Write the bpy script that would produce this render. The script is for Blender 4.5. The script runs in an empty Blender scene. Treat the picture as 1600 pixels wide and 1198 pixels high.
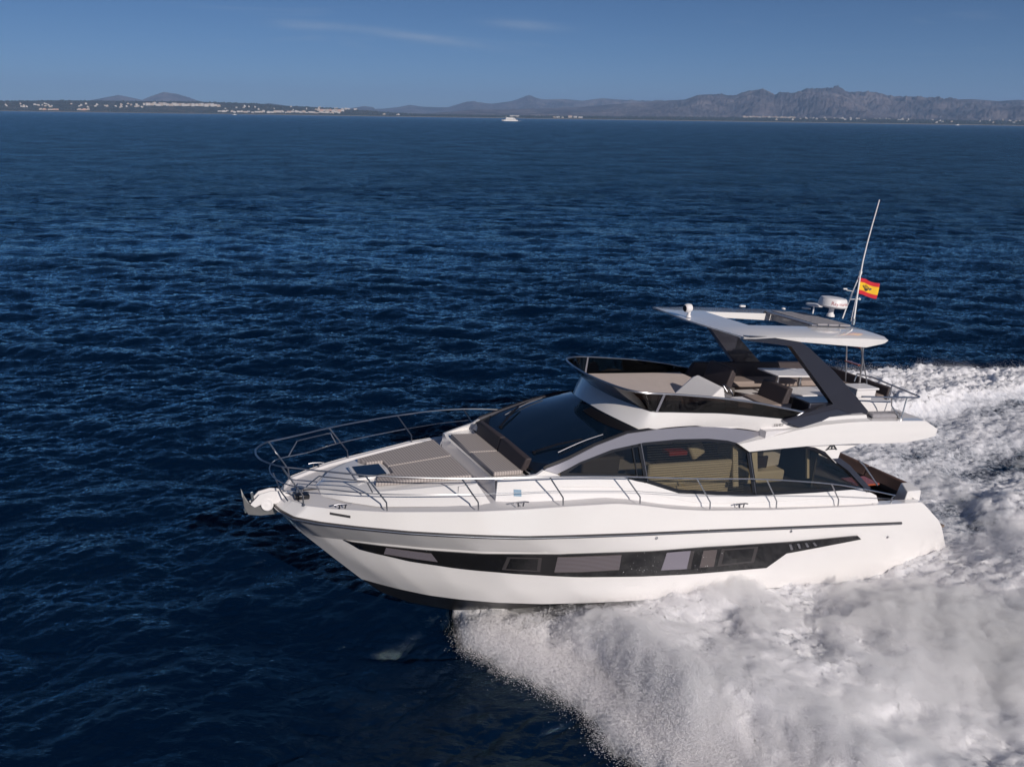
import bpy, bmesh, math, random
import numpy as np
from mathutils import Vector, Matrix, Euler
from mathutils.geometry import delaunay_2d_cdt
random.seed(7); rng = np.random.default_rng(11)
D = bpy.data; sc = bpy.context.scene; COL = sc.collection
R_ = math.radians

# ------------------------------------------------------------------ camera
CAM = (17.9033, 14.8315, 10.3990)
cam = D.objects.new('camera', D.cameras.new('camera')); COL.objects.link(cam); sc.camera = cam
cr = Vector((-0.905523, 0.424076, 0.013707)); cd = Vector((0.115799, 0.278085, -0.953551)); cf = Vector((-0.408190, -0.861875, -0.300920))
cm = Matrix((cr, -cd, -cf)).transposed().to_4x4(); cm.translation = CAM; cam.matrix_world = cm
cam.data.sensor_width = 36; cam.data.lens = 1318.2 / 1600 * 36; cam.data.clip_start = 0.3; cam.data.clip_end = 60000

# ------------------------------------------------------------------ light
SUN_DIR = Vector((-0.10, 1.0, 0.50)).normalized()          # towards the sun
el = math.asin(SUN_DIR.z); az = math.atan2(SUN_DIR.x, SUN_DIR.y)
w = D.worlds.new('World'); sc.world = w; w.use_nodes = True
nt = w.node_tree; nt.nodes.clear()
def NN(t, ty, **kw):
    n = t.nodes.new(ty)
    for k, v in kw.items():
        if hasattr(n, k): setattr(n, k, v)
    return n
sky = NN(nt, 'ShaderNodeTexSky', sky_type='NISHITA', sun_disc=False, sun_elevation=el, sun_rotation=az, altitude=0, air_density=0.4, dust_density=0.35, ozone_density=3.0)
bgn = NN(nt, 'ShaderNodeBackground'); bgn.inputs['Strength'].default_value = 0.056
wo = NN(nt, 'ShaderNodeOutputWorld')
tc = NN(nt, 'ShaderNodeTexCoord')
# thin cirrus streaks, fixed in the sky
mp = NN(nt, 'ShaderNodeMapping'); mp.inputs['Rotation'].default_value = (0, 0, R_(25)); mp.inputs['Scale'].default_value = (3.0, 3.0, 34)
nz = NN(nt, 'ShaderNodeTexNoise'); nz.inputs['Scale'].default_value = 1.3; nz.inputs['Detail'].default_value = 7; nz.inputs['Roughness'].default_value = .62; nz.inputs['Distortion'].default_value = .5
rp = NN(nt, 'ShaderNodeValToRGB'); rp.color_ramp.elements[0].position = .60; rp.color_ramp.elements[0].color = (0, 0, 0, 1); rp.color_ramp.elements[1].position = .86; rp.color_ramp.elements[1].color = (.22, .22, .22, 1)
mx = NN(nt, 'ShaderNodeMixRGB'); mx.inputs['Color2'].default_value = (7.5, 8.3, 9.5, 1)
hs = NN(nt, 'ShaderNodeHueSaturation'); hs.inputs['Saturation'].default_value = 1.15
nt.links.new(tc.outputs['Generated'], mp.inputs[0]); nt.links.new(mp.outputs[0], nz.inputs['Vector']); nt.links.new(nz.outputs['Fac'], rp.inputs[0])
def wm(op, x, y=None):
    n = NN(nt, 'ShaderNodeMath', operation=op)
    for i, v in enumerate((x, y)):
        if v is None: continue
        if isinstance(v, (int, float)): n.inputs[i].default_value = v
        else: nt.links.new(v, n.inputs[i])
    return n.outputs[0]
def wdot(vec):
    n = NN(nt, 'ShaderNodeVectorMath', operation='DOT_PRODUCT'); n.inputs[1].default_value = vec; nt.links.new(tc.outputs['Generated'], n.inputs[0]); return n.outputs['Value']
cn = NN(nt, 'ShaderNodeTexNoise'); cn.inputs['Scale'].default_value = 26; cn.inputs['Detail'].default_value = 6; cn.inputs['Roughness'].default_value = .65
cmp_ = NN(nt, 'ShaderNodeMapping'); cmp_.inputs['Scale'].default_value = (1, 1, 5); nt.links.new(tc.outputs['Generated'], cmp_.inputs[0]); nt.links.new(cmp_.outputs[0], cn.inputs['Vector'])
cl_sum = rp.outputs[0]
for c_, t_, n_, L_, k_ in (((-.3262, -.9418, .0817), (-.9426, .3176, -.103), (.071, -.1106, -.9913), .075, .27), ((-.2106, -.9734, .0902), (-.9776, .2093, -.0238), (.0043, -.0931, -.9956), .030, .26), ((-.4345, -.8955, .0957), (-.9006, .431, -.0565), (.0094, -.1108, -.9938), .036, .26)):
    uu = wm('DIVIDE', wdot(t_), L_); vv = wm('DIVIDE', wdot(n_), .0042); r2 = wm('ADD', wm('MULTIPLY', uu, uu), wm('MULTIPLY', vv, vv)); g_ = wm('EXPONENT', wm('MULTIPLY', r2, -1.0))
    g_ = wm('MULTIPLY', wm('MULTIPLY', g_, wm('GREATER_THAN', wdot(c_), 0.0)), wm('MULTIPLY', wm('MULTIPLY', cn.outputs['Fac'], 1.8), k_)); cl_sum = wm('ADD', cl_sum, g_)
nt.links.new(sky.outputs[0], hs.inputs['Color']); nt.links.new(hs.outputs[0], mx.inputs['Color1']); nt.links.new(cl_sum, mx.inputs['Fac'])
nt.links.new(mx.outputs[0], bgn.inputs[0]); nt.links.new(bgn.outputs[0], wo.inputs[0])
sun = D.objects.new('sun', D.lights.new('sun', 'SUN')); COL.objects.link(sun)
sun.data.energy = 3.75; sun.data.angle = R_(.5); sun.data.color = (1.0, .92, .845)
sun.rotation_euler = SUN_DIR.to_track_quat('Z', 'Y').to_euler()
sc.view_settings.view_transform = 'Standard'; sc.view_settings.look = 'None'; sc.view_settings.gamma = 1; sc.view_settings.exposure = 0.0
sc.cycles.volume_bounces = 4; sc.cycles.max_bounces = 12; sc.cycles.diffuse_bounces = 7; sc.cycles.transparent_max_bounces = 12
sc.cycles.caustics_reflective = False; sc.cycles.caustics_refractive = False

# ------------------------------------------------------------------ materials
def mat(name, col, rough=.5, metal=0, coat=0, bump=None, var=None, spec=.5, ior=None):
    m = D.materials.new(name); m.use_nodes = True; t = m.node_tree; b = t.nodes['Principled BSDF']
    b.inputs['Base Color'].default_value = (*col, 1); b.inputs['Roughness'].default_value = rough; b.inputs['Metallic'].default_value = metal
    b.inputs['Coat Weight'].default_value = coat; b.inputs['Specular IOR Level'].default_value = spec
    if ior: b.inputs['IOR'].default_value = ior
    tc = NN(t, 'ShaderNodeTexCoord')
    if var:   # (scale, amount) broad tone variation / wear
        n = NN(t, 'ShaderNodeTexNoise'); n.inputs['Scale'].default_value = var[0]; n.inputs['Detail'].default_value = 6
        r = NN(t, 'ShaderNodeMapRange'); r.inputs['To Min'].default_value = 1 - var[1]; r.inputs['To Max'].default_value = 1 + var[1]
        mu = NN(t, 'ShaderNodeVectorMath', operation='SCALE'); mu.inputs[0].default_value = col
        t.links.new(tc.outputs['Object'], n.inputs['Vector']); t.links.new(n.outputs['Fac'], r.inputs[0]); t.links.new(r.outputs[0], mu.inputs['Scale']); t.links.new(mu.outputs[0], b.inputs['Base Color'])
    if bump:
        n = NN(t, 'ShaderNodeTexNoise'); n.inputs['Scale'].default_value = bump[0]; n.inputs['Detail'].default_value = 5
        bp = NN(t, 'ShaderNodeBump'); bp.inputs['Distance'].default_value = bump[1]
        t.links.new(tc.outputs['Object'], n.inputs['Vector']); t.links.new(n.outputs['Fac'], bp.inputs['Height']); t.links.new(bp.outputs[0], b.inputs['Normal'])
    return m
M = {}
M['gel'] = mat('white_gelcoat', (.82, .80, .79), .18, coat=.9, var=(.7, .025), bump=(1.1, .004))
M['deck'] = mat('nonskid_deck', (.70, .68, .69), .55, var=(2.5, .05), bump=(160, .0012))
M['anti'] = mat('black_antifouling', (.018, .018, .02), .35, var=(2, .3))
M['rubber'] = mat('dark_rub_rail', (.045, .042, .045), .4)
M['steel'] = mat('stainless_steel', (.50, .50, .52), .30, metal=1)
M['galv'] = mat('galvanized_steel', (.26, .255, .26), .5, metal=.5, var=(12, .12))
M['steel_dark'] = mat('brushed_steel', (.20, .20, .22), .38, metal=1)
M['hglass'] = mat('black_hull_glass', (.012, .012, .013), .06, coat=.3, var=(3, .2))
M['ws'] = mat('tinted_windscreen', (.004, .011, .024), .03, coat=.8)
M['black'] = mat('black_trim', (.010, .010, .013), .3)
M['arch'] = mat('graphite_paint', (.038, .038, .052), .32, metal=.35, coat=.5, var=(1.5, .08))
M['silver'] = mat('silver_grey_paint', (.24, .235, .27), .35, metal=.35, coat=.5, var=(1.5, .05))
M['brown'] = mat('dark_brown_upholstery', (.050, .038, .040), .65, var=(6, .15), bump=(40, .004))
M['benchbrown'] = mat('warm_brown_upholstery', (.105, .062, .052), .6, var=(6, .15), bump=(40, .004))
M['taupe'] = mat('light_upholstery', (.62, .53, .48), .75, var=(5, .08), bump=(30, .004))
M['tan'] = mat('tan_upholstery', (.30, .24, .21), .7, var=(5, .1))
M['teak'] = mat('varnished_teak', (.33, .075, .03), .25, coat=.5, var=(9, .25))
M['floor'] = mat('teak_floor', (.20, .15, .12), .6, var=(8, .15))
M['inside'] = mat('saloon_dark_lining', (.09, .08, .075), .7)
M['sofa'] = mat('cream_leather', (.78, .72, .59), .6, var=(4, .06))
M['red'] = mat('red_fabric', (.35, .03, .02), .7)
M['blue'] = mat('pale_blue_print', (.18, .3, .42), .5)
M['blind'] = mat('blind_slats', (.42, .40, .35), .6)
M['pinkblind'] = mat('closed_blind', (.10, .083, .083), .6)
M['lilac'] = mat('pale_cabin_lining', (.21, .195, .235), .5)
M['bezel'] = mat('window_bezel', (.05, .045, .047), .3)
M['plastic'] = mat('white_plastic', (.78, .76, .76), .35, var=(8, .03))
M['redtext'] = mat('red_lettering', (.35, .01, .02), .4)
M['dark'] = mat('dark_print', (.03, .03, .035), .4)
M['canvas'] = mat('grey_canvas', (.30, .29, .31), .8, var=(8, .15), bump=(14, .02))
def glassmat(name, tint, refl=.03):
    m = D.materials.new(name); m.use_nodes = True; t = m.node_tree; t.nodes.clear()
    o = NN(t, 'ShaderNodeOutputMaterial'); tr = NN(t, 'ShaderNodeBsdfTransparent'); tr.inputs[0].default_value = (*tint, 1)
    g = NN(t, 'ShaderNodeBsdfGlossy'); g.inputs['Roughness'].default_value = refl
    lw = NN(t, 'ShaderNodeLayerWeight'); lw.inputs[0].default_value = .5; pw_ = NN(t, 'ShaderNodeMath', operation='POWER'); pw_.inputs[1].default_value = 4.5; t.links.new(lw.outputs['Facing'], pw_.inputs[0]); f = NN(t, 'ShaderNodeMath', operation='MULTIPLY_ADD'); f.inputs[1].default_value = .9; f.inputs[2].default_value = .045; t.links.new(pw_.outputs[0], f.inputs[0]); mxs = NN(t, 'ShaderNodeMixShader')
    t.links.new(f.outputs[0], mxs.inputs[0]); t.links.new(tr.outputs[0], mxs.inputs[1]); t.links.new(g.outputs[0], mxs.inputs[2]); t.links.new(mxs.outputs[0], o.inputs[0])
    return m
M['glass'] = glassmat('tinted_saloon_glass', (.72, .70, .65))
M['flyglass'] = glassmat('smoked_flybridge_glass', (.16, .13, .12))
def stripes(name, c1, c2, period):
    m = mat(name, c1, .75, bump=(60, .002)); t = m.node_tree; b = t.nodes['Principled BSDF']
    tc = NN(t, 'ShaderNodeTexCoord'); wv = NN(t, 'ShaderNodeTexWave', wave_type='BANDS', bands_direction='X'); wv.inputs['Scale'].default_value = 1 / period * .05 * 2 * math.pi
    wv.inputs['Scale'].default_value = 0.314 / period; wv.inputs['Distortion'].default_value = .15
    rr = NN(t, 'ShaderNodeValToRGB'); rr.color_ramp.elements[0].color = (*c1, 1); rr.color_ramp.elements[1].color = (*c2, 1); rr.color_ramp.elements[0].position = .35; rr.color_ramp.elements[1].position = .65
    t.links.new(tc.outputs['Object'], wv.inputs[0]); t.links.new(wv.outputs['Fac'], rr.inputs[0]); t.links.new(rr.outputs[0], b.inputs['Base Color'])
    return m
M['striped'] = stripes('striped_sunpad_fabric', (.46, .41, .385), (.30, .268, .258), .055)

# ------------------------------------------------------------------ mesh helpers
def crom(P, n=6):
    P = [Vector(p) for p in P]; out = []
    for i in range(len(P) - 1):
        a = P[max(i - 1, 0)]; b = P[i]; c = P[i + 1]; d = P[min(i + 2, len(P) - 1)]
        for k in range(n):
            t = k / n; out.append(.5 * ((2 * b) + (c - a) * t + (2 * a - 5 * b + 4 * c - d) * t * t + (3 * b - a - 3 * c + d) * t ** 3))
    out.append(P[-1]); return out
class MB:
    def __init__(s): s.v = []; s.f = []
    def add(s, V, F):
        n = len(s.v); s.v += [tuple(p) for p in V]; s.f += [tuple(i + n for i in f) for f in F]; return s
    def loft(s, rows, closed=False, caps=False):
        n = len(rows[0]); V = [p for r in rows for p in r]; F = []
        for i in range(len(rows) - 1):
            for j in range(n if closed else n - 1):
                a = i * n + j; b = i * n + (j + 1) % n; F.append((a, b, b + n, a + n))
        if caps: F.append(tuple(range(n))[::-1]); F.append(tuple((len(rows) - 1) * n + k for k in range(n)))
        return s.add(V, F)
    def box(s, c, d, rot=(0, 0, 0), taper=1.0):
        m = Euler([R_(a) for a in rot]).to_matrix(); V = []
        for z in (-.5, .5):
            k = taper if z > 0 else 1
            for x, y in ((-.5, -.5), (.5, -.5), (.5, .5), (-.5, .5)):
                V.append(Vector(c) + m @ Vector((x * d[0] * k, y * d[1] * k, z * d[2])))
        return s.add(V, [(3, 2, 1, 0), (4, 5, 6, 7), (0, 1, 5, 4), (1, 2, 6, 5), (2, 3, 7, 6), (3, 0, 4, 7)])
    def hexa(s, B, T):
        n = len(B); V = list(B) + list(T); F = [tuple(range(n))[::-1], tuple(range(n, 2 * n))]
        for i in range(n): j = (i + 1) % n; F.append((i, j, n + j, n + i))
        return s.add(V, F)
    def tube(s, P, r, n=8, smooth=0):
        if smooth: P = crom(P, smooth)
        P = [Vector(p) for p in P]; rows = []; up = None
        for i, p in enumerate(P):
            t = (P[min(i + 1, len(P) - 1)] - P[max(i - 1, 0)]).normalized()
            if up is None: up = t.orthogonal().normalized()
            up = (up - t * up.dot(t)).normalized(); q = t.cross(up)
            rr = r if not callable(r) else r(i / (len(P) - 1))
            rows.append([p + (up * math.cos(a) + q * math.sin(a)) * rr for a in [2 * math.pi * k / n for k in range(n)]])
        return s.loft(rows, True, True)
    def lathe(s, c, prof, n=32, axis=(0, 0, 1)):
        q = Vector((0, 0, 1)).rotation_difference(Vector(axis)); rows = []
        for r, z in prof: rows.append([Vector(c) + q @ Vector((max(r, 1e-4) * math.cos(2 * math.pi * k / n), max(r, 1e-4) * math.sin(2 * math.pi * k / n), z)) for k in range(n)])
        return s.loft(rows, True, True)
    def build(s, name, m, parent=None, sharp=28, bevel=0, segs=2, weld=True):
        me = D.meshes.new(name); me.from_pydata(s.v, [], s.f)
        bm = bmesh.new(); bm.from_mesh(me)
        if weld: bmesh.ops.remove_doubles(bm, verts=bm.verts, dist=1e-5)
        bmesh.ops.recalc_face_normals(bm, faces=bm.faces)
        for f in bm.faces: f.smooth = True
        for e in bm.edges:
            if len(e.link_faces) == 2 and e.calc_face_angle(0) > R_(sharp): e.smooth = False
        bm.to_mesh(me); bm.free()
        o = D.objects.new(name, me); COL.objects.link(o); me.materials.append(m)
        if parent: o.parent = parent
        if bevel:
            b = o.modifiers.new('bevel', 'BEVEL'); b.width = bevel; b.segments = segs; b.limit_method = 'ANGLE'; b.angle_limit = R_(30); b.harden_normals = False
        return o
def patch(poly, yf, side=1, eps=0.0, thick=.02, step=.15, mb=None):
    """solid plate: polygon in (x,z) laid on the surface y=yf(x,z)"""
    pts = [Vector(p) for p in poly]; ring = []
    for i, p in enumerate(pts):
        q = pts[(i + 1) % len(pts)]; k = max(1, int((q - p).length / step))
        for j in range(k): ring.append(p.lerp(q, j / k))
    n = len(ring); allp = list(ring)
    xs = [p.x for p in pts]; zs = [p.y for p in pts]
    def inside(x, z):
        c = False
        for i in range(len(pts)):
            a = pts[i]; b = pts[i - 1]
            if (a.y > z) != (b.y > z) and x < (b.x - a.x) * (z - a.y) / (b.y - a.y) + a.x: c = not c
        return c
    x = min(xs) + step / 2
    while x < max(xs):
        z = min(zs) + step / 2
        while z < max(zs):
            if inside(x, z) and min((Vector((x, z)) - r).length for r in ring) > step * .35: allp.append(Vector((x, z)))
            z += step
        x += step
    V, E, F, *_ = delaunay_2d_cdt(allp, [(i, (i + 1) % n) for i in range(n)], [], 1, 1e-6)
    # keep triangles inside
    F = [f for f in F if inside(sum(V[i].x for i in f) / len(f), sum(V[i].y for i in f) / len(f))]
    return solid([(v.x, side * (yf(v.x, v.y) + eps), v.y) for v in V], [(v.x, side * (yf(v.x, v.y) + eps - thick), v.y) for v in V], F, mb)
def solid(top, bot, F, mb=None):
    mb = mb or MB(); n = len(top); cnt = {}
    for f in F:
        for i in range(len(f)):
            a, b = f[i], f[(i + 1) % len(f)]; k = (min(a, b), max(a, b)); cnt.setdefault(k, []).append((a, b))
    FF = [tuple(f) for f in F] + [tuple(i + n for i in reversed(f)) for f in F]
    for k, l in cnt.items():
        if len(l) == 1: a, b = l[0]; FF.append((b, a, a + n, b + n))
    return mb.add(list(top) + list(bot), FF)
def stroke(line, wdt):
    P = [Vector(p) for p in line]; L = []; Rr = []
    for i, p in enumerate(P):
        t = (P[min(i + 1, len(P) - 1)] - P[max(i - 1, 0)]).normalized(); nrm = Vector((-t.y, t.x)) * wdt / 2
        L.append(p + nrm); Rr.append(p - nrm)
    return L + Rr[::-1]
def tag(o, label=None, cat=None, group=None, kind=None):
    if label: o['label'] = label
    if cat: o['category'] = cat
    if group: o['group'] = group
    if kind: o['kind'] = kind
    return o
def interp(x, tab, c=1): return float(np.interp(x, [p[0] for p in tab], [p[c] for p in tab]))

# ================================================================== THE YACHT (boat frame: x forward, y port, z up)
yacht = D.objects.new('motor_yacht', None); COL.objects.link(yacht)
BM = Matrix(((0.9942802, -0.0011040, -0.1067971), (0.0, 0.9999466, -0.0103366), (0.1068028, 0.0102775, 0.9942271)))
BW = Matrix.Translation((0, 0, -.25)) @ BM.to_4x4(); yacht.matrix_world = BW
tag(yacht, 'large white flybridge motor yacht with graphite arch speeding through its own spray', 'yacht')
LN = {
'keel':[(0.0,0,-.9),(4,0,-1.05),(8,0,-1.1),(11,0,-.95),(12.2,0,-.78),(13.2,0,-.45),(13.79,0,-.16),(14.27,0,.22)],
'chine':[(-.45,2.05,-.5),(2,2.1,-.3),(4.5,2.12,-.1),(6.36,2.11,.02),(7.6,2.08,.06),(8.88,2.04,.1),(10,1.89,.12),(11,1.7,.13),(11.9,1.41,.13),(12.57,1.11,.13),(13.12,.82,.14),(13.62,.5,.17),(13.9,.27,.18),(14.27,0,.22)],
'crease':[(-.45,2.14,.25),(2,2.2,.33),(5,2.22,.4),(8,2.16,.45),(10.45,1.98,.51),(11.74,1.68,.58),(12.92,1.25,.64),(13.77,.84,.72),(14.37,.45,.75),(14.87,0,.76)],
'K2':[(0.06,2.19,1.0),(3,2.27,1.12),(5,2.31,1.2),(7,2.33,1.32),(9,2.30,1.40),(11,2.12,1.46),(12.5,1.74,1.47),(13.5,1.33,1.46),(14.3,.93,1.45),(14.8,.62,1.42),(15.2,.33,1.38),(15.5,0,1.34)],
'rub':[(.25,2.19,1.2),(1.58,2.22,1.25),(4.03,2.29,1.44),(6,2.33,1.58),(7.77,2.35,1.7),(9.39,2.36,1.8),(10.84,2.32,1.88),(11.87,2.2,1.9),(12.6,2.06,1.93),(13.28,1.86,1.94),(13.94,1.62,1.94),(14.8,1.24,1.95),(15.42,.93,1.96),(15.82,.69,1.98),(16.0,.35,1.99),(16.08,0,1.99)],
'sheer':[(.95,2.15,1.71),(3.26,2.22,1.82),(5.87,2.28,1.98),(7.82,2.3,2.14),(8.65,2.31,2.25),(9.45,2.31,2.4),(10.01,2.29,2.47),(11.18,2.25,2.48),(11.91,2.13,2.44),(12.78,1.97,2.4),(13.52,1.72,2.35),(14.33,1.45,2.3),(14.8,1.24,2.28),(15.21,1.02,2.25),(15.62,.75,2.23),(15.82,.4,2.2),(15.9,0,2.18)]}
NL = ['keel', 'chine', 'crease', 'K2', 'rub', 'sheer']; AL = {k: np.array(v, float) for k, v in LN.items()}
def sec(x):
    return ([float(np.interp(x, SL[k][:, 0], SL[k][:, 1], right=0)) for k in NL], [float(np.interp(x, SL[k][:, 0], SL[k][:, 2])) for k in NL])
def hy(x, z): ys, zs = sec(x); return float(np.interp(z, zs, ys))
def sheer(x): return interp(x, LN['sheer'], 1), interp(x, LN['sheer'], 2)
def smoothline(k, n=220):
    a = AL[k]; out = []
    for i in range(n + 1):
        s = i / n; s = 1 - (1 - s) ** 1.5; x = a[0, 0] + (a[-1, 0] - a[0, 0]) * s
        y = float(np.interp(x, a[:, 0], a[:, 1])); z = float(np.interp(x, a[:, 0], a[:, 2])); out.append((x, y, z))
    # light smoothing keeps the ends
    b = np.array(out)
    w_ = np.clip((15.5 - b[1:-1, 0]) / .4, 0, 1)[:, None] if k in ('rub', 'sheer') else 1
    for _ in range(3): b[1:-1] += w_ * (.25 * b[:-2] - .5 * b[1:-1] + .25 * b[2:])
    return b
SL = {k: smoothline(k) for k in NL}
def hullrows(a, b, bulge, m=4):
    rows = []
    for j in range(m + 1):
        t = j / m; P = SL[a] * (1 - t) + SL[b] * t; P = P.copy()
        if bulge: P[:, 1] += bulge * 4 * t * (1 - t) * np.clip(SL[a][:, 1] * 1.5, 0, 1)
        rows.append(P)
    return rows
for nm, pairs_, m in (('hull', [('chine', 'crease', .015), ('crease', 'K2', .0), ('K2', 'rub', .0), ('rub', 'sheer', .0)], 'gel'), ('hull_bottom', [('keel', 'chine', .02)], 'anti')):
    mb = MB()
    for s in (1, -1):
        for a, b, bu in pairs_:
            mb.loft([[(p[0], s * p[1], p[2]) for p in r] for r in hullrows(a, b, bu)])
        if nm == 'hull_bottom': continue
    if nm == 'hull':   # transom plate
        T = [(SL[k][0][0], SL[k][0][1], SL[k][0][2]) for k in NL[1:]]
        mb.loft([[(p[0], p[1], p[2]) for p in T], [(p[0], -p[1], p[2]) for p in T]])
    o = mb.build(nm, M[m], yacht, sharp=9)
    if nm == 'hull': hull = o
    else:
        mb2 = MB().loft([[(0, y, -.75) , (-.45, y * 1.0, -.5)] for y in (0, 0)])
# rub rail
for s in (1, -1):
    P = SL['rub']; P = [p for p in P if p[0] > 1.55]; rows = []
    for x, y, z in P: rows.append([(x, s * (y - .01), z + .035), (x + (.02 if y < .7 else 0), s * (y + .022), z + .03), (x + (.03 if y < .7 else 0), s * (y + .03), z), (x + (.02 if y < .7 else 0), s * (y + .022), z - .03), (x, s * (y - .01), z - .035)])
    MB().loft(rows, False).build('rub_rail', M['rubber'], hull, sharp=50)
    MB().tube([(x + (.03 if y < .7 else 0), s * (y + .034), z) for x, y, z in P], .009, 6).build('rub_rail_strip', M['steel'], hull)
# bow nose steel
MB().tube([(16.05, 0, 1.93), (15.9, 0, 1.78), (15.55, 0, 1.39)], .018, 8).build('stem_guard', M['steel'], hull)
# hull windows
WT = [(14.86,1.42),(14.71,1.395),(14.21,1.40),(13.29,1.41),(12.22,1.42),(10.84,1.43),(9.24,1.37),(7.58,1.32),(5.22,1.19),(3.13,1.11)]
WB = [(14.56,1.21),(13.68,1.08),(12.78,1.01),(12.12,.97),(11.19,.91),(10.17,.83),(9.05,.74),(7.63,.66),(5.75,.58),(5.28,.90),(2.98,1.0)]
PN = [('pinkblind',[(14.15,1.375),(13.38,1.35),(13.22,1.14),(14.15,1.19)]), ('bezel',[(12.02,1.36),(11.36,1.36),(11.31,1.01),(12.05,1.04)]), ('pinkblind',[(11.06,1.38),(9.68,1.34),(9.63,.96),(11.03,.99)]),
      ('lilac',[(8.62,1.30),(7.93,1.28),(7.88,.82),(8.62,.86)]), ('pinkblind',[(7.69,1.25),(7.33,1.24),(7.27,.80),(7.65,.82)]), ('bezel',[(7.22,1.24),(6.2,1.19),(6.17,.78),(7.18,.80)])]
for s in (1, -1):
    hw = patch(WT + WB[::-1], hy, s, .036, .05, .12).build('hull_window', M['hglass'], hull, sharp=50, weld=True)
    fr = MB(); 
    for m, p in PN:
        po = patch(p, hy, s, .042, .006, .12).build('window_pane', M[m], hw, sharp=50)
        if m == 'bezel':
            c = Vector((sum(q[0] for q in p) / 4, sum(q[1] for q in p) / 4))
            patch([tuple(c + (Vector(q) - c) * .80) for q in p], hy, s, .047, .006, .12).build('window_glazing', M['hglass'], po, sharp=50)
        if m == 'pinkblind' and abs(p[0][0] - p[1][0]) > .7:
            sl = MB()
            for k in range(1, 12):
                t = k / 12; a = Vector(p[0]).lerp(Vector(p[3]), t); b = Vector(p[1]).lerp(Vector(p[2]), t)
                patch(stroke([tuple(a), tuple(b)], .008), hy, s, .046, .004, .12, sl)
            sl.build('blind_slats', M['lilac'], po, sharp=50)
    for q in ((8.62, 7.93), ):
        patch([(8.02, 1.285), (7.93, 1.28), (7.88, .82), (7.98, .83)], hy, s, .047, .006, .12).build('window_reveal', M['bezel'], hw, sharp=50)
    # louvred engine vents: four slots
    for k in range(4):
        x = 5.28 - k * .24; z = 1.135 - k * .012; h = .15 - k * .018
        patch([(x + .02, z + .005), (x - .045, z + .003), (x - .155, z - h), (x - .09, z - h)], hy, s, .046, .008, .12).build('vent_slot', M['steel'], hw, sharp=50)
        patch([(x - .06, z - .01), (x - .15, z - .015), (x - .24, z - h), (x - .17, z - h)], hy, s, .043, .006, .12).build('vent_slot', M['black'], hw, sharp=50)
    for x, z in ((8.96, 1.67), (5.3, 1.45), (2.03, .94)):
        MB().lathe((x, s * hy(x, z), z), [(.03, 0), (.03, .02), (.012, .025), (.01, .01)], 14, (0, s, 0)).build('drain_fitting', M['steel'], hull)
    patch([(15.26, 2.19), (14.93, 2.17), (14.93, 2.13), (15.26, 2.15)], lambda x, z: hy(x, z), s, .02, .03, .2).build('fairlead_slot', M['rubber'], hull, sharp=50)
# bottom closing plate
MB().loft([[(SL['keel'][0][0], 0, -.75), (-.45, 2.05 * s, -.5), (-.1, 0, -.4)] for s in (1, -1)]).build('hull_bottom_plate', M['anti'], yacht)
# swim platform
MB().hexa([(-1.35, -1.9, .20), (-.3, -2.05, .20), (-.3, 2.05, .20), (-1.35, 1.9, .20)], [(-1.35, -1.9, .28), (-.3, -2.05, .28), (-.3, 2.05, .28), (-1.35, 1.9, .28)]).build('swim_platform', M['canvas'], yacht, bevel=.02)

# deck: gunwale cap and inset side deck, bow to cockpit bulkhead
rows = []
for i in range(111):
    x = 2.6 + (15.88 - 2.6) * (1 - (1 - i / 110) ** 1.3); ys, zs = sheer(x); k = min(1, ys / .5)
    o1 = max(ys, 0.02); rows.append([(x, o1 - .0, zs - .012), (x, max(o1 - .02, 0.015), zs), (x, max(o1 - .10 * k, .012), zs), (x, max(o1 - .13 * k, .008), zs - .05 * k), (x, 0, zs - .02 * k)])
mb = MB()
for s in (1, -1): mb.loft([[(p[0], s * p[1], p[2]) for p in r] for r in rows])
deck = mb.build('deck', M['deck'], yacht, sharp=25)
# aft quarters round the cockpit
for s in (1, -1):
    rows = []
    for i in range(21):
        x = .93 + (2.6 - .93) * i / 20; ys, zs = sheer(x); rows.append([(x, s * ys, zs - .012), (x, s * (ys - .02), zs), (x, s * (ys - .22), zs), (x, s * (ys - .24), zs - .02), (x, s * (ys - .26), .9)])
    MB().loft(rows).build('cockpit_coaming', M['gel'], yacht)
MB().box((1.2, 0, .86), (3.2, 3.9, .06)).build('cockpit_floor', M['floor'], yacht)
MB().hexa([(.3, -2.1, .2), (.62, -2.1, 1.2), (.62, 2.1, 1.2), (.3, 2.1, .2)], [(.2, -2.1, .2), (.55, -2.1, 1.2), (.55, 2.1, 1.2), (.2, 2.1, .2)]).build('transom_panel', M['gel'], yacht)
# transom bench
for y0, y1 in ((-1.3, 0.02), (0.04, 1.34)):
    MB().hexa([(.62, y0, 1.42), (.50, y0, 1.42), (.50, y1, 1.42), (.62, y1, 1.42)], [(.52, y0, 1.84), (.40, y0, 1.84), (.40, y1, 1.84), (.52, y1, 1.84)]).build('bench_backrest', M['benchbrown'], yacht, bevel=.03)
MB().box((.95, 0, 1.28), (.75, 2.7, .16)).build('bench_seat', M['brown'], yacht, bevel=.03)
MB().box((.95, 0, 1.03), (.75, 2.7, .34)).build('bench_base', M['gel'], yacht, bevel=.02)
for s in (1, -1):
    MB().hexa([(1.25, s * 1.45, 1.0), (.6, s * 1.45, 1.0), (.6, s * 1.88, 1.0), (1.35, s * 1.88, 1.0)], [(.95, s * 1.45, 1.95), (.62, s * 1.45, 1.95), (.66, s * 1.85, 1.88), (1.15, s * 1.85, 1.88)]).build('quarter_locker', M['gel'], yacht, bevel=.03)
    MB().box((2.05, s * 1.55, 1.25), (.9, .5, .7)).build('cockpit_cabinet', M['inside'], yacht, bevel=.02)
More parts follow.
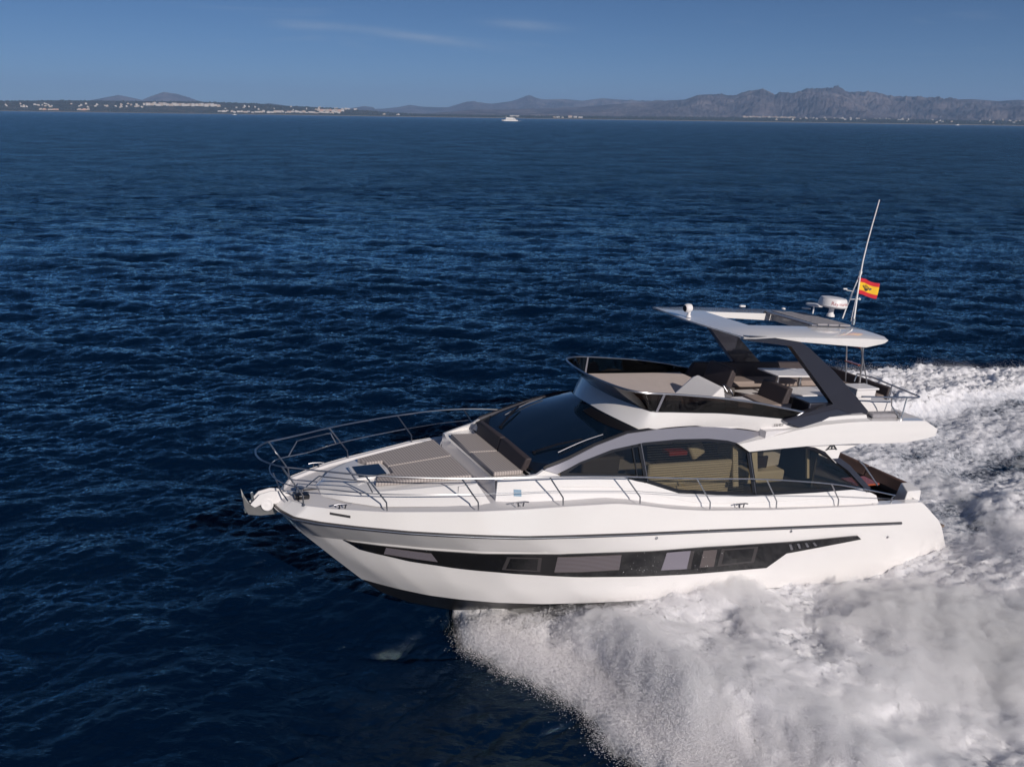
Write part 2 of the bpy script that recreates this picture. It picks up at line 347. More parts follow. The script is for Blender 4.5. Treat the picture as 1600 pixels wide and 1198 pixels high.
MB().box((2.0, 1.12, 1.92), (.8, .5, .05)).build('cockpit_table_top', M['teak'], yacht, bevel=.01)
MB().tube([(2.15, 1.05, .9), (2.15, 1.05, 1.88)], .035).build('cockpit_table_leg', M['steel'], yacht)
MB().tube([(2.86, 1.66, 2.72), (2.70, 1.70, 2.60), (2.25, 1.82, 2.12)], .022, 8).build('cockpit_handrail', M['steel'], yacht)
# foredeck trunk
TR = [(15.25,.30,2.21,.22,2.24),(15.1,.5,2.24,.38,2.29),(14.9,.74,2.25,.60,2.36),(14.4,1.11,2.27,.86,2.45),(13.6,1.35,2.31,1.06,2.54),(12.56,1.62,2.35,1.26,2.66)]
rows = []
for t in np.linspace(0, 1, 24):
    x = 15.25 + (12.56 - 15.25) * t; q = [float(np.interp(-x, [-a[0] for a in TR], [a[k] for a in TR])) for k in (1, 2, 3, 4)]
    h = [(x, q[0], q[1]), (x, q[2] + .02, q[3] - .02), (x, q[2] - .02, q[3] + .003), (x, q[2] * .5, q[3] + .03), (x, 0, q[3] + .04)]
    rows.append(h + [(a, -b, c) for a, b, c in h[-2::-1]])
rows.append([(12.52, p[1], p[2] if abs(p[1]) > 1.5 else p[2]) for p in rows[-1]])
tr = MB().loft(rows); r0 = rows[-1]; tr.loft([r0, [(12.52, p[1], 2.25) for p in r0]]); r1 = rows[0]; tr.loft([r1, [(15.27, p[1], 2.15) for p in r1]])
tr.build('coachroof', M['gel'], yacht, sharp=22)
for s in (1, -1):   # flared ends of the trunk beside the slot
    MB().hexa([(12.58, s * 1.28, 2.30), (12.30, s * 1.66, 2.30), (12.75, s * 1.66, 2.30), (13.0, s * 1.5, 2.30)], [(12.56, s * 1.22, 2.66), (12.52, s * 1.26, 2.66), (12.75, s * 1.28, 2.64), (12.9, s * 1.24, 2.62)]).build('coachroof_end', M['gel'], yacht, bevel=.01)
# anchor locker lids: two thin seams
MB().box((15.45, 0, 2.235), (.5, .012, .03)).build('locker_seam', M['rubber'], yacht)
# sunpads on coachroof
def pad(name, poly, z0f, th, m, bev=.02):
    B = [(x, y, z0f(x, y)) for x, y in poly]; T = [(x, y, z0f(x, y) + th) for x, y in poly]
    return MB().hexa(B, T).build(name, M[m], yacht, bevel=bev, segs=3)
ztr = lambda x, y: float(np.interp(-x, [-a[0] for a in TR], [a[4] for a in TR])) + .02 + .015 * (1 - abs(y))
pad('sunpad_cushion', [(12.56, .012), (12.56, 1.07), (14.33, .66), (14.22, .36), (13.90, .33), (13.88, .012)], ztr, .075, 'striped')
pad('sunpad_cushion', [(12.56, -.012), (13.88, -.012), (13.90, -.33), (14.22, -.36), (14.33, -.66), (12.56, -1.07)], ztr, .075, 'striped')
hf = MB().box((14.27, 0, 2.52), (.66, .66, .05), (0, 3.5, 0)).build('hatch_frame', M['gel'], yacht, bevel=.015)
MB().box((14.27, 0, 2.552), (.54, .54, .02), (0, 3.5, 0)).build('hatch_glass', M['ws'], hf, bevel=.005)

# cabin sides
def side_y(x, z):
    y = 1.9 - (z - 2.3) * .32
    if x > 10.9: y -= .33 * ((x - 10.9) / 1.3) ** 1.6
    return y
sb = [(12.24, 2.30), (11.2, 2.38), (10.0, 2.38), (9.45, 2.31), (8.65, 2.17), (7.8, 2.06), (5.9, 1.9), (3.3, 1.74), (2.35, 1.68)]
st = [(2.45, 1.95), (2.85, 2.12), (4.33, 2.14), (6.39, 2.20), (8.2, 2.39), (8.99, 2.64), (9.23, 2.69), (9.53, 2.78), (10.97, 2.87), (11.27, 3.02), (11.45, 2.90), (12.18, 2.76)]
glass_poly = [(2.76, 2.14), (4.33, 2.15), (6.39, 2.21), (8.2, 2.40), (8.99, 2.65), (9.23, 2.70), (9.53, 2.79), (10.97, 2.88), (11.0, 2.95), (10.56, 3.13), (9.81, 3.33), (9.04, 3.43), (8.19, 3.46), (7.41, 3.44), (6.88, 3.38), (6.49, 3.29), (6.27, 3.14), (5.63, 3.20), (4.7, 3.24), (4.02, 3.01), (3.43, 2.68)]
AU = [(11.32, 3.00), (11.27, 3.03), (10.81, 3.18), (10.18, 3.41), (9.42, 3.61), (8.63, 3.665), (7.87, 3.69), (7.2, 3.66), (6.86, 3.63), (6.03, 3.52), (5.52, 3.40)]
ALo = [(6.27, 3.12), (6.49, 3.28), (6.88, 3.375), (7.41, 3.435), (8.19, 3.455), (9.04, 3.425), (9.81, 3.325), (10.56, 3.125), (11.06, 2.93)]
for s in (1, -1):
    cs = patch(sb + st, side_y, s, 0, .06, .25).build('cabin_side', M['gel'], yacht, sharp=40)
    # rounded step line along the side
    MB().tube([(x, s * (side_y(x, z) + .0), z) for x, z in [(12.2, 2.62), (11, 2.68), (10, 2.62), (9.3, 2.52), (8.4, 2.3), (7.4, 2.12), (5.6, 2.03), (3.2, 1.98)]], .010, 6, 4).build('side_moulding', M['gel'], cs)
    sa = patch(AU + ALo, side_y, s, .03, .10, .2).build('side_arch', M['silver'], yacht, sharp=40)
    MB().loft([[(x, s * (side_y(x, z) + .005), z - .01), (x, s * (side_y(x, z) - .03), z + .04)] for x, z in AU[:-2]]).build('arch_trim', M['black'], sa)
    g = patch(glass_poly, side_y, s, -.012, .006, .4).build('saloon_window', M['glass'], yacht, sharp=50)
    fr = MB()
    for L, wd in (([(2.9, 2.17), (4.33, 2.175), (6.39, 2.235), (8.2, 2.42), (8.99, 2.67), (9.23, 2.72), (9.53, 2.81), (10.97, 2.90)], .075),
                  ([(10.97, 2.90), (10.56, 3.10), (9.81, 3.295), (9.04, 3.39), (8.19, 3.42), (7.41, 3.40), (6.90, 3.345), (6.5, 3.24), (6.3, 3.1)], .065),
                  ([(6.3, 3.10), (5.63, 3.165), (4.65, 3.21)], .05), ([(4.85, 3.24), (4.35, 3.12), (3.9, 2.93), (3.35, 2.62), (2.8, 2.15)], .17),
                  ([(9.13, 3.45), (8.99, 2.64)], .10), ([(6.30, 3.2), (6.15, 2.2)], .13), ([(9.32, 3.42), (9.20, 2.70)], .03)):
        patch(stroke(L, wd), side_y, s, .004, .012, .5, fr)
    fr.build('window_frame', M['black'], g, sharp=50)
    for a, b in (((9.10, 3.42), (8.96, 2.66)), ((6.27, 3.10), (6.13, 2.22))): patch(stroke([a, b], .014), side_y, s, .009, .01, .5).build('mullion', M['steel_dark'], g, sharp=50)
    # white support wing under the fly and dark sail panel
    patch([(4.83, 3.22), (2.89, 3.24), (3.66, 3.01), (3.72, 2.74), (4.15, 3.05), (4.5, 3.17)], lambda x, z: 1.74, s, .03, .16, .3).build('fly_support', M['gel'], yacht, sharp=50)
    patch(stroke([(4.72, 3.22), (4.3, 3.13), (3.9, 2.95), (3.35, 2.63), (2.72, 2.10)], .13), lambda x, z: side_y(x, z) , s, .05, .06, .3).build('window_sail', M['arch'], g, sharp=50)
    patch([(11.90, 2.62), (11.76, 2.62), (11.76, 2.50), (11.90, 2.50)], side_y, s, .006, .01, .3).build('side_sticker', M['blue'], cs, sharp=50)
# emblem on the support
em = MB()
ey = lambda x, z: 1.775
def E(u, v): return (4.16 - .38 * u, 3.08 + .125 * v)
for P in ([(.0, 0), (.34, 1), (.66, 1), (1, 0), (.84, 0), (.60, .74), (.40, .74), (.16, 0)], [(.44, .8), (.56, .8), (.56, .12), (.44, .12)], [(.18, .26), (.82, .26), (.78, .10), (.22, .10)]):
    patch([E(*p) for p in P], ey, 1, .006 + .002 * len(em.f) / 100, .005, .5, em)
em.build('emblem', M['dark'], yacht, sharp=50)
# forward seat box + cowl under the windscreen
def edge_pt(t):   # windscreen port edge
    P = [(11.38, 1.60, 2.93), (10.81, 1.60, 3.17), (10.18, 1.53, 3.40), (9.42, 1.46, 3.60), (9.10, 1.44, 3.66)]
    f = t * (len(P) - 1); i = min(int(f), len(P) - 2); return Vector(P[i]).lerp(Vector(P[i + 1]), f - i)
def cen_pt(t): return Vector((11.50 + (9.44 - 11.50) * t, 0, 2.80 + .96 * t + .12 * math.sin(math.pi * t)))
def ws_pt(t, u):  # u in -1..1 (port positive)
    e = edge_pt(t); c = cen_pt(t); a = abs(u)
    return Vector((c.x + (e.x - c.x) * a ** 2.6, u * e.y, c.z + (e.z - c.z) * a ** 3))
MB().loft([[ws_pt(t, u) for u in np.linspace(-1, 1, 41)] for t in np.linspace(0, 1, 17)]).build('windscreen', M['ws'], yacht, sharp=60)
wsd = [o for o in COL.objects if o.name == 'windscreen'][0]
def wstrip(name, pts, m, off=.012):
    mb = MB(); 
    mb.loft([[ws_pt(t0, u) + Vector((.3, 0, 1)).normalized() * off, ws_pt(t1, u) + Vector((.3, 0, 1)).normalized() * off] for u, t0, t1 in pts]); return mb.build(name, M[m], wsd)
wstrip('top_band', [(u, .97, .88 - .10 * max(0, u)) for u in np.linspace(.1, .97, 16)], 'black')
for u in (-.42, .42): wstrip('screen_joint', [(u - .006, .02, .98), (u + .006, .02, .98)], 'black', .004)
wstrip('lower_band', [(u, .0, .07 + .1 * abs(u) ** 4) for u in np.linspace(-1, 1, 40)], 'black', .006)
# wipers: arm + blade
def wiper(u0, t0, u1, t1, ub0, tb0, ub1, tb1):
    up = Vector((.25, 0, 1)).normalized()
    a = ws_pt(t0, u0) + up * .03; b = ws_pt(t1, u1) + up * .07
    wp = MB().tube([a, a.lerp(b, .5) + up * .03, b], .014, 6).build('wiper_arm', M['black'], wsd)
    MB().tube([a + Vector((0, .05, 0)), a.lerp(b, .5) + up * .03 + Vector((0, .05, 0)), b + Vector((0, .03, 0))], .008, 6).build('wiper_rod', M['black'], wp)
    MB().tube([ws_pt(tb0 + (tb1 - tb0) * k, ub0 + (ub1 - ub0) * k) + up * .035 for k in np.linspace(0, 1, 7)], .014, 6).build('wiper_blade', M['steel_dark'], wp)
    MB().lathe(a - up * .03, [(.04, 0), (.04, .04), (.02, .05)], 12).build('wiper_hub', M['black'], wp)
SB = []
for x in np.linspace(12.22, 11.45, 8):
    ys = side_y(x, 2.76) ; h = [(x, ys + .0, 2.755), (x, ys - .10, 2.77), (x, 1.2, 2.72), (x, 0, 2.73)]; SB.append(h + [(a, -b, c) for a, b, c in h[-2::-1]])
sbx = MB().loft(SB)
f0 = SB[0]; sbx.loft([f0, [(12.20, math.copysign(min(abs(p[1]) + .03, 1.58), p[1]), 2.26) for p in f0]])
h = []
for x in np.linspace(11.45, 11.0, 4):
    e = side_y(x, 2.9); z = 2.755 + (11.45 - x) * .62; r = [(x, e, min(z, 2.97) if x > 11.3 else 2.97), (x, 1.25, 2.80), (x, 0, 2.76)]; h.append(r + [(a, -b, c) for a, b, c in r[-2::-1]])
sbx.loft(h)
sbx.build('seat_box', M['gel'], yacht, sharp=25)
for s in (1, -1):
    MB().hexa([(12.16, s * .012, 2.73), (11.50, s * .012, 2.73), (11.50, s * 1.14, 2.73), (12.14, s * 1.16, 2.73)], [(12.16, s * .012, 2.82), (11.50, s * .012, 2.82), (11.50, s * 1.14, 2.82), (12.14, s * 1.16, 2.82)]).build('seat_cushion', M['striped'], yacht, bevel=.02)
    MB().hexa([(11.56, s * .012, 2.80), (11.42, s * .012, 2.80), (11.42, s * 1.16, 2.80), (11.56, s * 1.14, 2.80)], [(11.50, s * .012, 3.11), (11.37, s * .012, 3.11), (11.37, s * 1.22, 3.08), (11.49, s * 1.20, 3.08)]).build('seat_backrest', M['brown'], yacht, bevel=.025)

# ---- saloon interior seen through the side glass
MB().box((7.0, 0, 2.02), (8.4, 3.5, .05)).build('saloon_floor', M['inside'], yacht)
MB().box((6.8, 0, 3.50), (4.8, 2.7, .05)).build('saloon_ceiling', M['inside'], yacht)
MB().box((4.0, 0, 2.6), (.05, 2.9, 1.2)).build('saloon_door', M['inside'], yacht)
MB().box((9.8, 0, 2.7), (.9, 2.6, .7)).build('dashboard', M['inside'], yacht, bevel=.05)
MB().box((7.6, 1.02, 2.25), (2.3, .8, .46)).build('sofa_seat', M['sofa'], yacht, bevel=.06)
MB().box((7.6, 1.42, 2.62), (2.3, .16, .52)).build('sofa_back', M['sofa'], yacht, bevel=.05)
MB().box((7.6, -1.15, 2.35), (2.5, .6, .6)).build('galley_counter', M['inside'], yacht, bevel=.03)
MB().box((6.95, .7, 2.86), (.40, .14, .36), (15, 25, 10)).build('throw_pillow', M['sofa'], yacht, bevel=.06)
MB().box((7.45, .6, 2.80), (.5, .3, .10)).build('tray', M['red'], yacht, bevel=.02)
MB().box((4.9, -.4, 2.7), (.5, .5, 1.0)).build('galley_unit', M['sofa'], yacht, bevel=.02)
MB().box((5.7, -.9, 2.9), (.25, .1, .9)).build('locker_panel', M['plastic'], yacht, bevel=.02)
MB().box((5.2, .9, 2.25), (1.2, .5, .30)).build('side_bench', M['sofa'], yacht, bevel=.05)
bl = MB()
for k in range(25):
    z = 2.26 + k * .047; x0 = 6.42; x1 = 8.9 - max(0, (2.62 - z)) * 1.9
    y = side_y(7.5, z) - .07; bl.box(((x0 + x1) / 2, y, z), (x1 - x0, .011, .0025), (0, 0, 0))
bl.build('blind', M['blind'], yacht)
MB().box((5.75, 1.30, 2.72), (.16, .04, .95), (16, 0, 0)).build('curtain', M['sofa'], yacht)
MB().box((4.9, .75, 2.72), (.62, .35, .62), (0, 0, 8)).build('helm_cabinet', M['plastic'], yacht, bevel=.02)
MB().box((4.05, 1.25, 2.62), (.10, .05, .80), (14, 0, 0)).build('curtain', M['sofa'], yacht)
MB().box((5.35, 1.1, 2.62), (.34, .05, .28)).build('cabinet_door', M['brown'], yacht)
MB().box((6.5, 1.52, 2.8), (.14, .04, 1.0), (16, 0, 0)).build('curtain', M['sofa'], yacht)

# ---- flybridge coaming (white), smoked glass and rim
LOW = [(5.45, 1.55, 3.36), (6.03, 1.52, 3.53), (6.86, 1.49, 3.645), (7.7, 1.475, 3.705), (8.45, 1.47, 3.69), (8.85, 1.44, 3.64), (9.08, 1.34, 3.63), (9.28, 1.05, 3.67), (9.40, .55, 3.74), (9.43, 0, 3.76)]
UPP = [(5.30, 1.68, 3.82), (6.29, 1.64, 3.92), (7.14, 1.59, 3.99), (7.8, 1.55, 4.01), (8.4, 1.50, 4.025), (8.80, 1.46, 4.03), (8.93, 1.36, 4.04), (9.03, 1.0, 4.055), (9.15, .5, 4.06), (9.18, 0, 4.06)]
RIM = [(5.00, 1.72, 4.00), (5.74, 1.70, 4.13), (6.4, 1.68, 4.24), (7.25, 1.64, 4.34), (8.04, 1.58, 4.40), (8.73, 1.54, 4.44), (9.15, 1.48, 4.45), (9.45, 1.22, 4.46), (9.60, .65, 4.46), (9.66, 0, 4.46)]
def ring(P, n=5, off=0, dz=0):
    Q = crom(P, n); Q += [Vector((p.x, -p.y, p.z)) for p in Q[-2::-1]]; return [Vector((p.x, p.y, p.z + dz)) for p in Q]
def inset(Q, d):
    out = []
    for i, p in enumerate(Q):
        t = Q[min(i + 1, len(Q) - 1)] - Q[max(i - 1, 0)]; t.z = 0; t.normalize(); out.append(p + Vector((-t.y, t.x, 0)) * -d if False else p + Vector((t.y * -1, t.x, 0)) * d * -1)
    return out
lo, up, rm = ring(LOW), ring(UPP), ring(RIM)
upi = [Vector((p.x * .985 + .1, p.y * .93, p.z)) for p in up]
coam = MB().loft([lo, [a.lerp(b, .5) + Vector((.02, .02 * (1 if a.y > 0 else -1) if abs(a.y) > .6 else 0, 0)) for a, b in zip(lo, up)], up, upi, [Vector((p.x, p.y, 3.62)) for p in upi]]).build('flybridge_coaming', M['gel'], yacht, sharp=35)
# inner brow from windscreen top to ring: underside
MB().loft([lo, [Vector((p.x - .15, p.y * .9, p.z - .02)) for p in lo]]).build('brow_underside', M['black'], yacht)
flg = MB().loft([up, [a.lerp(b, .5) for a, b in zip(up, rm)], rm]).build('flybridge_glass', M['flyglass'], yacht, sharp=60)
MB().loft([[Vector((p.x - .02, p.y * .985, p.z)) for p in up], [Vector((p.x - .02, p.y * .985, p.z)) for p in rm]]).build('glass_inner_layer', M['flyglass'], flg, sharp=60)
MB().tube(rm, .022, 8).build('glass_rim', M['steel'], flg)
MB().tube([u + Vector((0, 0, .01)) for u in up], .012, 6).build('glass_base_trim', M['black'], flg)
for s in (1, -1):
    for i in (25 , ):
        k = i if s > 0 else len(up) - 1 - i
        a, b = up[k], rm[k]; a2, b2 = up[k - s], rm[k - s]
        da = (a2 - a).normalized() * .055; 
        MB().hexa([a + Vector((0, s * .012, 0)), a + da + Vector((0, s * .012, 0)), b + da + Vector((0, s * .014, 0)), b + Vector((0, s * .014, 0))], [a - Vector((0, s * .03, 0)), a + da - Vector((0, s * .03, 0)), b + da - Vector((0, s * .03, 0)), b - Vector((0, s * .03, 0))]).build('glass_bracket', M['silver'], flg)
    MB().tube([up[0 if s > 0 else -1], rm[0 if s > 0 else -1]], .02, 8).build('glass_end_post', M['steel_dark'], flg)
# fly deck floor and aft overhang slab with side wings
MB().box((5.6, 0, 3.60), (7.4, 2.8, .06)).build('flybridge_floor', M['floor'], yacht)
def yw(x, z): return interp(x, [(1, 2.12), (3, 2.05), (5, 1.85), (7, 1.62)]) 
WP = [(6.64,3.31),(6.32,3.13),(5.63,3.19),(4.85,3.25),(3.63,3.29),(2.95,3.29),(2.56,3.275),(1.92,3.28),(1.41,3.34),(1.03,3.42),(1.02,3.59),(1.47,3.80),(2.61,3.82),(3.36,3.83),(3.76,3.80),(4.51,3.74),(5.24,3.62),(5.92,3.46)]
for s in (1, -1):
    def ywc(x, z): # slight crease: outer face leans in above and below the middle
        zm = 3.42 + .02 * (4 - x); return yw(x, z) - .10 * max(0, zm - z) - .10 * max(0, z - zm - .12)
    patch(WP, ywc, s, .02, .22, .14).build('fly_wing', M['gel'], yacht, sharp=14)
    # upper ledge joining wing to arch foot
    MB().loft([[(x, s * (yw(x, 0) + .015), z), (x, s * (yw(x, 0) - .12), z + .035), (x, s * (yw(x, 0) - .16), z + .10), (x, s * 1.35, z + .11)] for x, z in [(5.75, 3.515), (5.5, 3.57), (5.24, 3.63), (4.51, 3.75), (3.76, 3.81), (3.2, 3.83)]]).build('wing_ledge', M['gel'], yacht, sharp=25)
slab = MB()
slab.hexa([(6.0, -1.75, 3.40), (1.1, -1.95, 3.40), (1.1, 1.95, 3.40), (6.0, 1.75, 3.40)], [(6.0, -1.75, 3.55), (1.35, -1.98, 3.79), (1.35, 1.98, 3.79), (6.0, 1.75, 3.60)])
slab.build('fly_aft_deck', M['deck'], yacht)
# name plate digits on the coaming
def text(name, body, size, m, parent, fn, ext=.002):
    c = D.curves.new(name + '_c', 'FONT'); c.body = body; c.size = size; c.extrude = ext; c.align_x = 'CENTER'; c.align_y = 'CENTER'
    t = D.objects.new(name + '_t', c); COL.objects.link(t); dg = bpy.context.evaluated_depsgraph_get()
    me = D.meshes.new_from_object(t.evaluated_get(dg)); D.objects.remove(t)
    for v in me.vertices: v.co = fn(v.co)
    me.materials.clear(); me.materials.append(m); me.name = name
    o = D.objects.new(name, me); COL.objects.link(o); o.parent = parent; return o
text('model_lettering', '550 FLY', .085, M['dark'], coam, lambda c: Vector((5.60 - c.x, 1.665 + c.z + .006, 3.70 + c.y)))

# ---- hardtop
TX = [7.30, 7.0, 6.7, 6.12, 5.4, 4.6, 4.0, 3.4, 2.9, 2.72]
TY = [-1.66, -1.50, -.75, 0, .75, 1.50, 1.66]
def hx(x, y):
    k = abs(y)
    if x >= 7.25: return 7.22 - .10 * (k / .9) ** 2 if k < .9 else 7.12 - .14 * (k - .9) / .76
    if x <= 2.75: return 2.60 + .16 * (k / 1.66) ** 2
    if x <= 2.95: return 2.85
    return x
def hz(x, y): return 5.735 - .03 * max(0, (abs(y) - .7)) / .96 - .06 * max(0, x - 6.1) / 1.1 - .08 * max(0, 3.1 - x) - (.05 if abs(y) > 1.6 and x < 6.8 else 0)
top = []; bot = []
for x in TX:
    for y in TY:
        xx = hx(x, y); z = hz(xx, y); edge = abs(y) > 1.6
        yy = y
        top.append((xx, yy, z))
        if edge: zb = interp(xx, [(2.6, 5.60), (3.2, 5.44), (5.4, 5.56), (5.65, 5.66), (7.2, 5.60)]); yb = y * .985
        else: zb = interp(xx, [(2.6, 5.56), (3.2, 5.50), (7.2, 5.60)]) + .04; yb = y
        if xx > 7.0: zb = z - .035
        bot.append((xx + (.06 if x < 2.95 else 0), yb, zb))
F = []
for i in range(len(TX) - 1):
    for j in range(len(TY) - 1):
        if TX[i] <= 6.13 and TX[i + 1] >= 3.99 and j in (2, 3): continue
        a = i * len(TY) + j; F.append((a, a + 1, a + 1 + len(TY), a + len(TY)))
ht = solid(top, bot, F).build('hardtop', M['gel'], yacht, sharp=20, bevel=.012)
# folded canvas sunroof over the aft part of the opening
for k, (x0, x1, z) in enumerate([(4.28, 4.12, 5.765), (4.10, 3.78, 5.78), (3.75, 3.43, 5.775), (3.40, 3.05, 5.77)]):
    MB().box(((x0 + x1) / 2, 0, z), (x0 - x1, 1.56, .05)).build('sunroof_fold', M['canvas'] if k else M['silver'], ht, bevel=.018)
for s in (1, -1): MB().box((3.7, s * .76, 5.765), (1.3, .03, .05)).build('sunroof_rail', M['steel_dark'], ht)
# graphite radar arch legs
AO = [(7.0, 5.60), (6.9, 5.665), (5.60, 5.665), (5.52, 5.63), (5.08, 5.42), (4.24, 4.90), (3.42, 4.30), (3.0, 3.97), (3.08, 3.80), (5.14, 3.69), (5.56, 3.83), (4.13, 4.16), (5.62, 5.46), (6.75, 5.56)]
def ya(x, z): return 1.60 + .075 * (5.7 - z)
for s in (1, -1):
    leg = patch(AO, ya, s, 0, .17, .22).build('radar_arch', M['arch'], yacht, sharp=30, bevel=.028)
    MB().hexa([(5.54, s * (ya(5.5, 3.8) + .01), 3.81), (5.14, s * (ya(5.1, 3.7) + .06), 3.665), (3.12, s * (ya(3.1, 3.8) + .05), 3.79), (4.0, s * (ya(4, 4) + .0), 4.05)], [(5.50, s * 1.60, 3.86), (5.14, s * 1.58, 3.75), (3.3, s * 1.60, 3.85), (4.13, s * 1.58, 4.15)]).build('arch_foot', M['arch'], leg, bevel=.01)
# hardtop furniture
rb = MB().lathe((3.02, .08, 5.86), [(.10, 0), (.09, .05), (.06, .08), (.06, .2), (.14, .22)], 20).build('radar_pedestal', M['plastic'], ht)
RC = (3.02, .08, 6.08)
dome = MB().lathe(RC, [(.20, 0), (.31, .015), (.345, .05), (.34, .10), (.315, .20), (.29, .235), (.20, .25), (0, .255)], 48).build('radar_dome', M['plastic'], ht, sharp=40)
def wrap(c):
    a = R_(80) + c.x / .33; zz = .125 + c.y; r = .344 - max(0, zz - .06) * .20 + c.z
    return Vector((RC[0] + r * math.cos(a), RC[1] + r * math.sin(a), RC[2] + zz))
text('radar_lettering', 'Raymarine', .115, M['redtext'], dome, wrap, .004)
MB().lathe((2.70, -.8, 5.76), [(.02, 0), (.018, .18), (.05, .19), (.20, .20), (.215, .225), (.19, .25), (0, .262)], 28).build('satellite_antenna', M['plastic'], ht)
MB().lathe((3.6, -.9, 5.83), [(.05, 0), (.045, .03), (0, .045)], 16).build('gps_puck', M['plastic'], ht)
MB().box((4.7, -1.15, 5.83), (.16, .08, .05)).build('gps_puck', M['plastic'], ht, bevel=.02)
MB().box((3.2, -.55, 5.93), (.2, .12, .03)).build('antenna_base', M['plastic'], ht, bevel=.01)
# search light
sl = MB().lathe((7.02, -.22, 5.70), [(.06, 0), (.05, .03), (.035, .05), (.035, .12)], 18).build('searchlight_base', M['plastic'], ht)
MB().lathe((7.16, -.22, 5.89), [(.075, 0), (.095, -.03), (.10, -.10), (.085, -.16), (0, -.18)], 24, (1, 0, -.12)).build('searchlight_body', M['plastic'], sl)
MB().lathe((7.163, -.22, 5.889), [(.072, 0), (.06, .008), (0, .012)], 24, (1, 0, -.12)).build('searchlight_lens', M['black'], sl)
# whip antenna, mast with light and wind instruments
AB = Vector((2.79, .60, 5.77))
wa = MB().tube([AB, AB + Vector((0, 0, .14))], .04).build('whip_antenna_base', M['steel'], ht)
MB().tube([AB + Vector((0, 0, .12)), AB + Vector((-.12, -.2, 1.5)), AB + Vector((-.33, -.28, 2.93))], lambda t: .021 - .010 * t, 8, 4).build('whip_antenna', M['plastic'], ht)
ms = MB().tube([(2.51, .0, 5.80), (2.45, .0, 6.1), (2.22, .0, 6.93)], .016, 8).build('light_mast', M['plastic'], ht)
MB().tube([(2.60, .35, 5.80), (2.22, .02, 6.88)], .010, 6).build('mast_stay', M['steel'], ht)
MB().lathe((2.22, 0, 6.9), [(.03, 0), (.035, .02), (.035, .08), (0, .1)], 14).build('anchor_light', M['plastic'], ms)
MB().tube([(2.32, 0, 6.48), (2.55, -.02, 6.50)], .008, 6).box((2.6, -.02, 6.53), (.12, .02, .03)).build('wind_vane', M['plastic'], ms)
MB().tube([(2.40, 0, 6.28), (2.12, .02, 6.30)], .008, 6).lathe((2.1, .02, 6.28), [(.03, 0), (.04, .03), (0, .06)], 10).build('wind_cups', M['plastic'], ms)
# aft rails, ladder and poles between fly deck and hardtop
MB().tube([(3.15, 1.30, 5.50), (2.85, 1.15, 5.0), (2.6, 1.0, 4.3), (2.5, 1.0, 3.9)], .018, 8).build('roof_pole', M['steel'], yacht)
MB().tube([(2.90, 1.0, 5.45), (2.35, .95, 4.5), (2.05, .9, 3.9)], .015, 8).build('roof_pole', M['steel'], yacht)
MB().tube([(2.75, 1.0, 5.45), (2.62, 1.0, 4.3)], .012, 8).build('roof_pole', M['steel'], yacht)
ld = MB(); La, Lb, Lc, Ld = Vector((3.3, .95, 5.5)), Vector((2.3, .45, 4.5)), Vector((2.75, .95, 5.45)), Vector((2.5, 1.0, 4.9))
ld.tube([(2.85, .55, 5.5), (2.35, .35, 4.3)], .015, 8)
ld.build('ladder_stile', M['steel'], yacht)
for t in (.18, .55):
    a = Vector((2.85, .55, 5.5)).lerp(Vector((2.35, .35, 4.3)), t); MB().box((a.x + .02, a.y + .22, a.z), (.10, .42, .03)).build('ladder_step', M['teak'], yacht)
rl = MB().tube([(3.45, 1.85, 4.36), (1.75, 1.98, 4.34), (1.62, 1.92, 4.34), (1.25, .2, 4.34), (1.25, -.3, 4.3), (1.3, -.3, 4.1)], .02, 8, 0)
rl.build('aft_rail', M['steel'], yacht)
for P in ([(2.10, 1.93, 3.80), (2.02, 1.90, 4.34)], [(2.10, 1.93, 3.80), (2.35, 1.80, 4.1), (2.55, 1.90, 4.34)], [(1.45, .9, 3.8), (1.42, .95, 4.34)]):
    MB().tube(P, .016, 8).build('aft_rail_post', M['steel'], yacht)
# flybridge furniture
MB().hexa([(6.10, -1.38, 3.8), (8.98, -1.35, 3.8), (9.02, 0, 3.8), (9.0, 1.25, 3.8), (8.0, 1.25, 3.8), (7.2, .20, 3.8), (6.1, -.1, 3.8)], [(6.10, -1.38, 4.10), (8.85, -1.35, 4.10), (9.0, -.5, 4.10), (8.95, 1.1, 4.10), (8.0, 1.25, 4.12), (7.2, .20, 4.10), (6.1, -.1, 4.10)]).build('fly_sunpad', M['taupe'], yacht, bevel=.03)
hc = MB().hexa([(7.95, .30, 3.7), (7.95, 1.35, 3.7), (6.75, 1.35, 3.7), (6.75, .22, 3.7)], [(7.12, .36, 4.47), (7.05, 1.30, 4.42), (6.90, 1.22, 4.46), (6.95, .34, 4.52)]).build('helm_console', M['plastic'], yacht, bevel=.05)
MB().box((6.66, .95, 4.12), (.16, .62, .22), (0, 25, 0)).build('dash_panel', M['canvas'], hc, bevel=.02)
ww = MB(); Cn = Vector((6.56, .95, 4.27)); ax = Vector((-.85, 0, .5)).normalized(); e1 = Vector((0, 1, 0)); e2 = ax.cross(e1)
ww.tube([Cn + (e1 * math.cos(a) + e2 * math.sin(a)) * .17 for a in np.linspace(0, 2 * math.pi, 25)], .016, 8)
for a in (0, 2.1, 4.2): ww.tube([Cn, Cn + (e1 * math.cos(a) + e2 * math.sin(a)) * .17], .012, 6)
ww.build('steering_wheel', M['steel_dark'], hc)
MB().box((6.15, .95, 4.0), (.42, .40, .20)).build('helm_shelf', M['plastic'], yacht, bevel=.02)
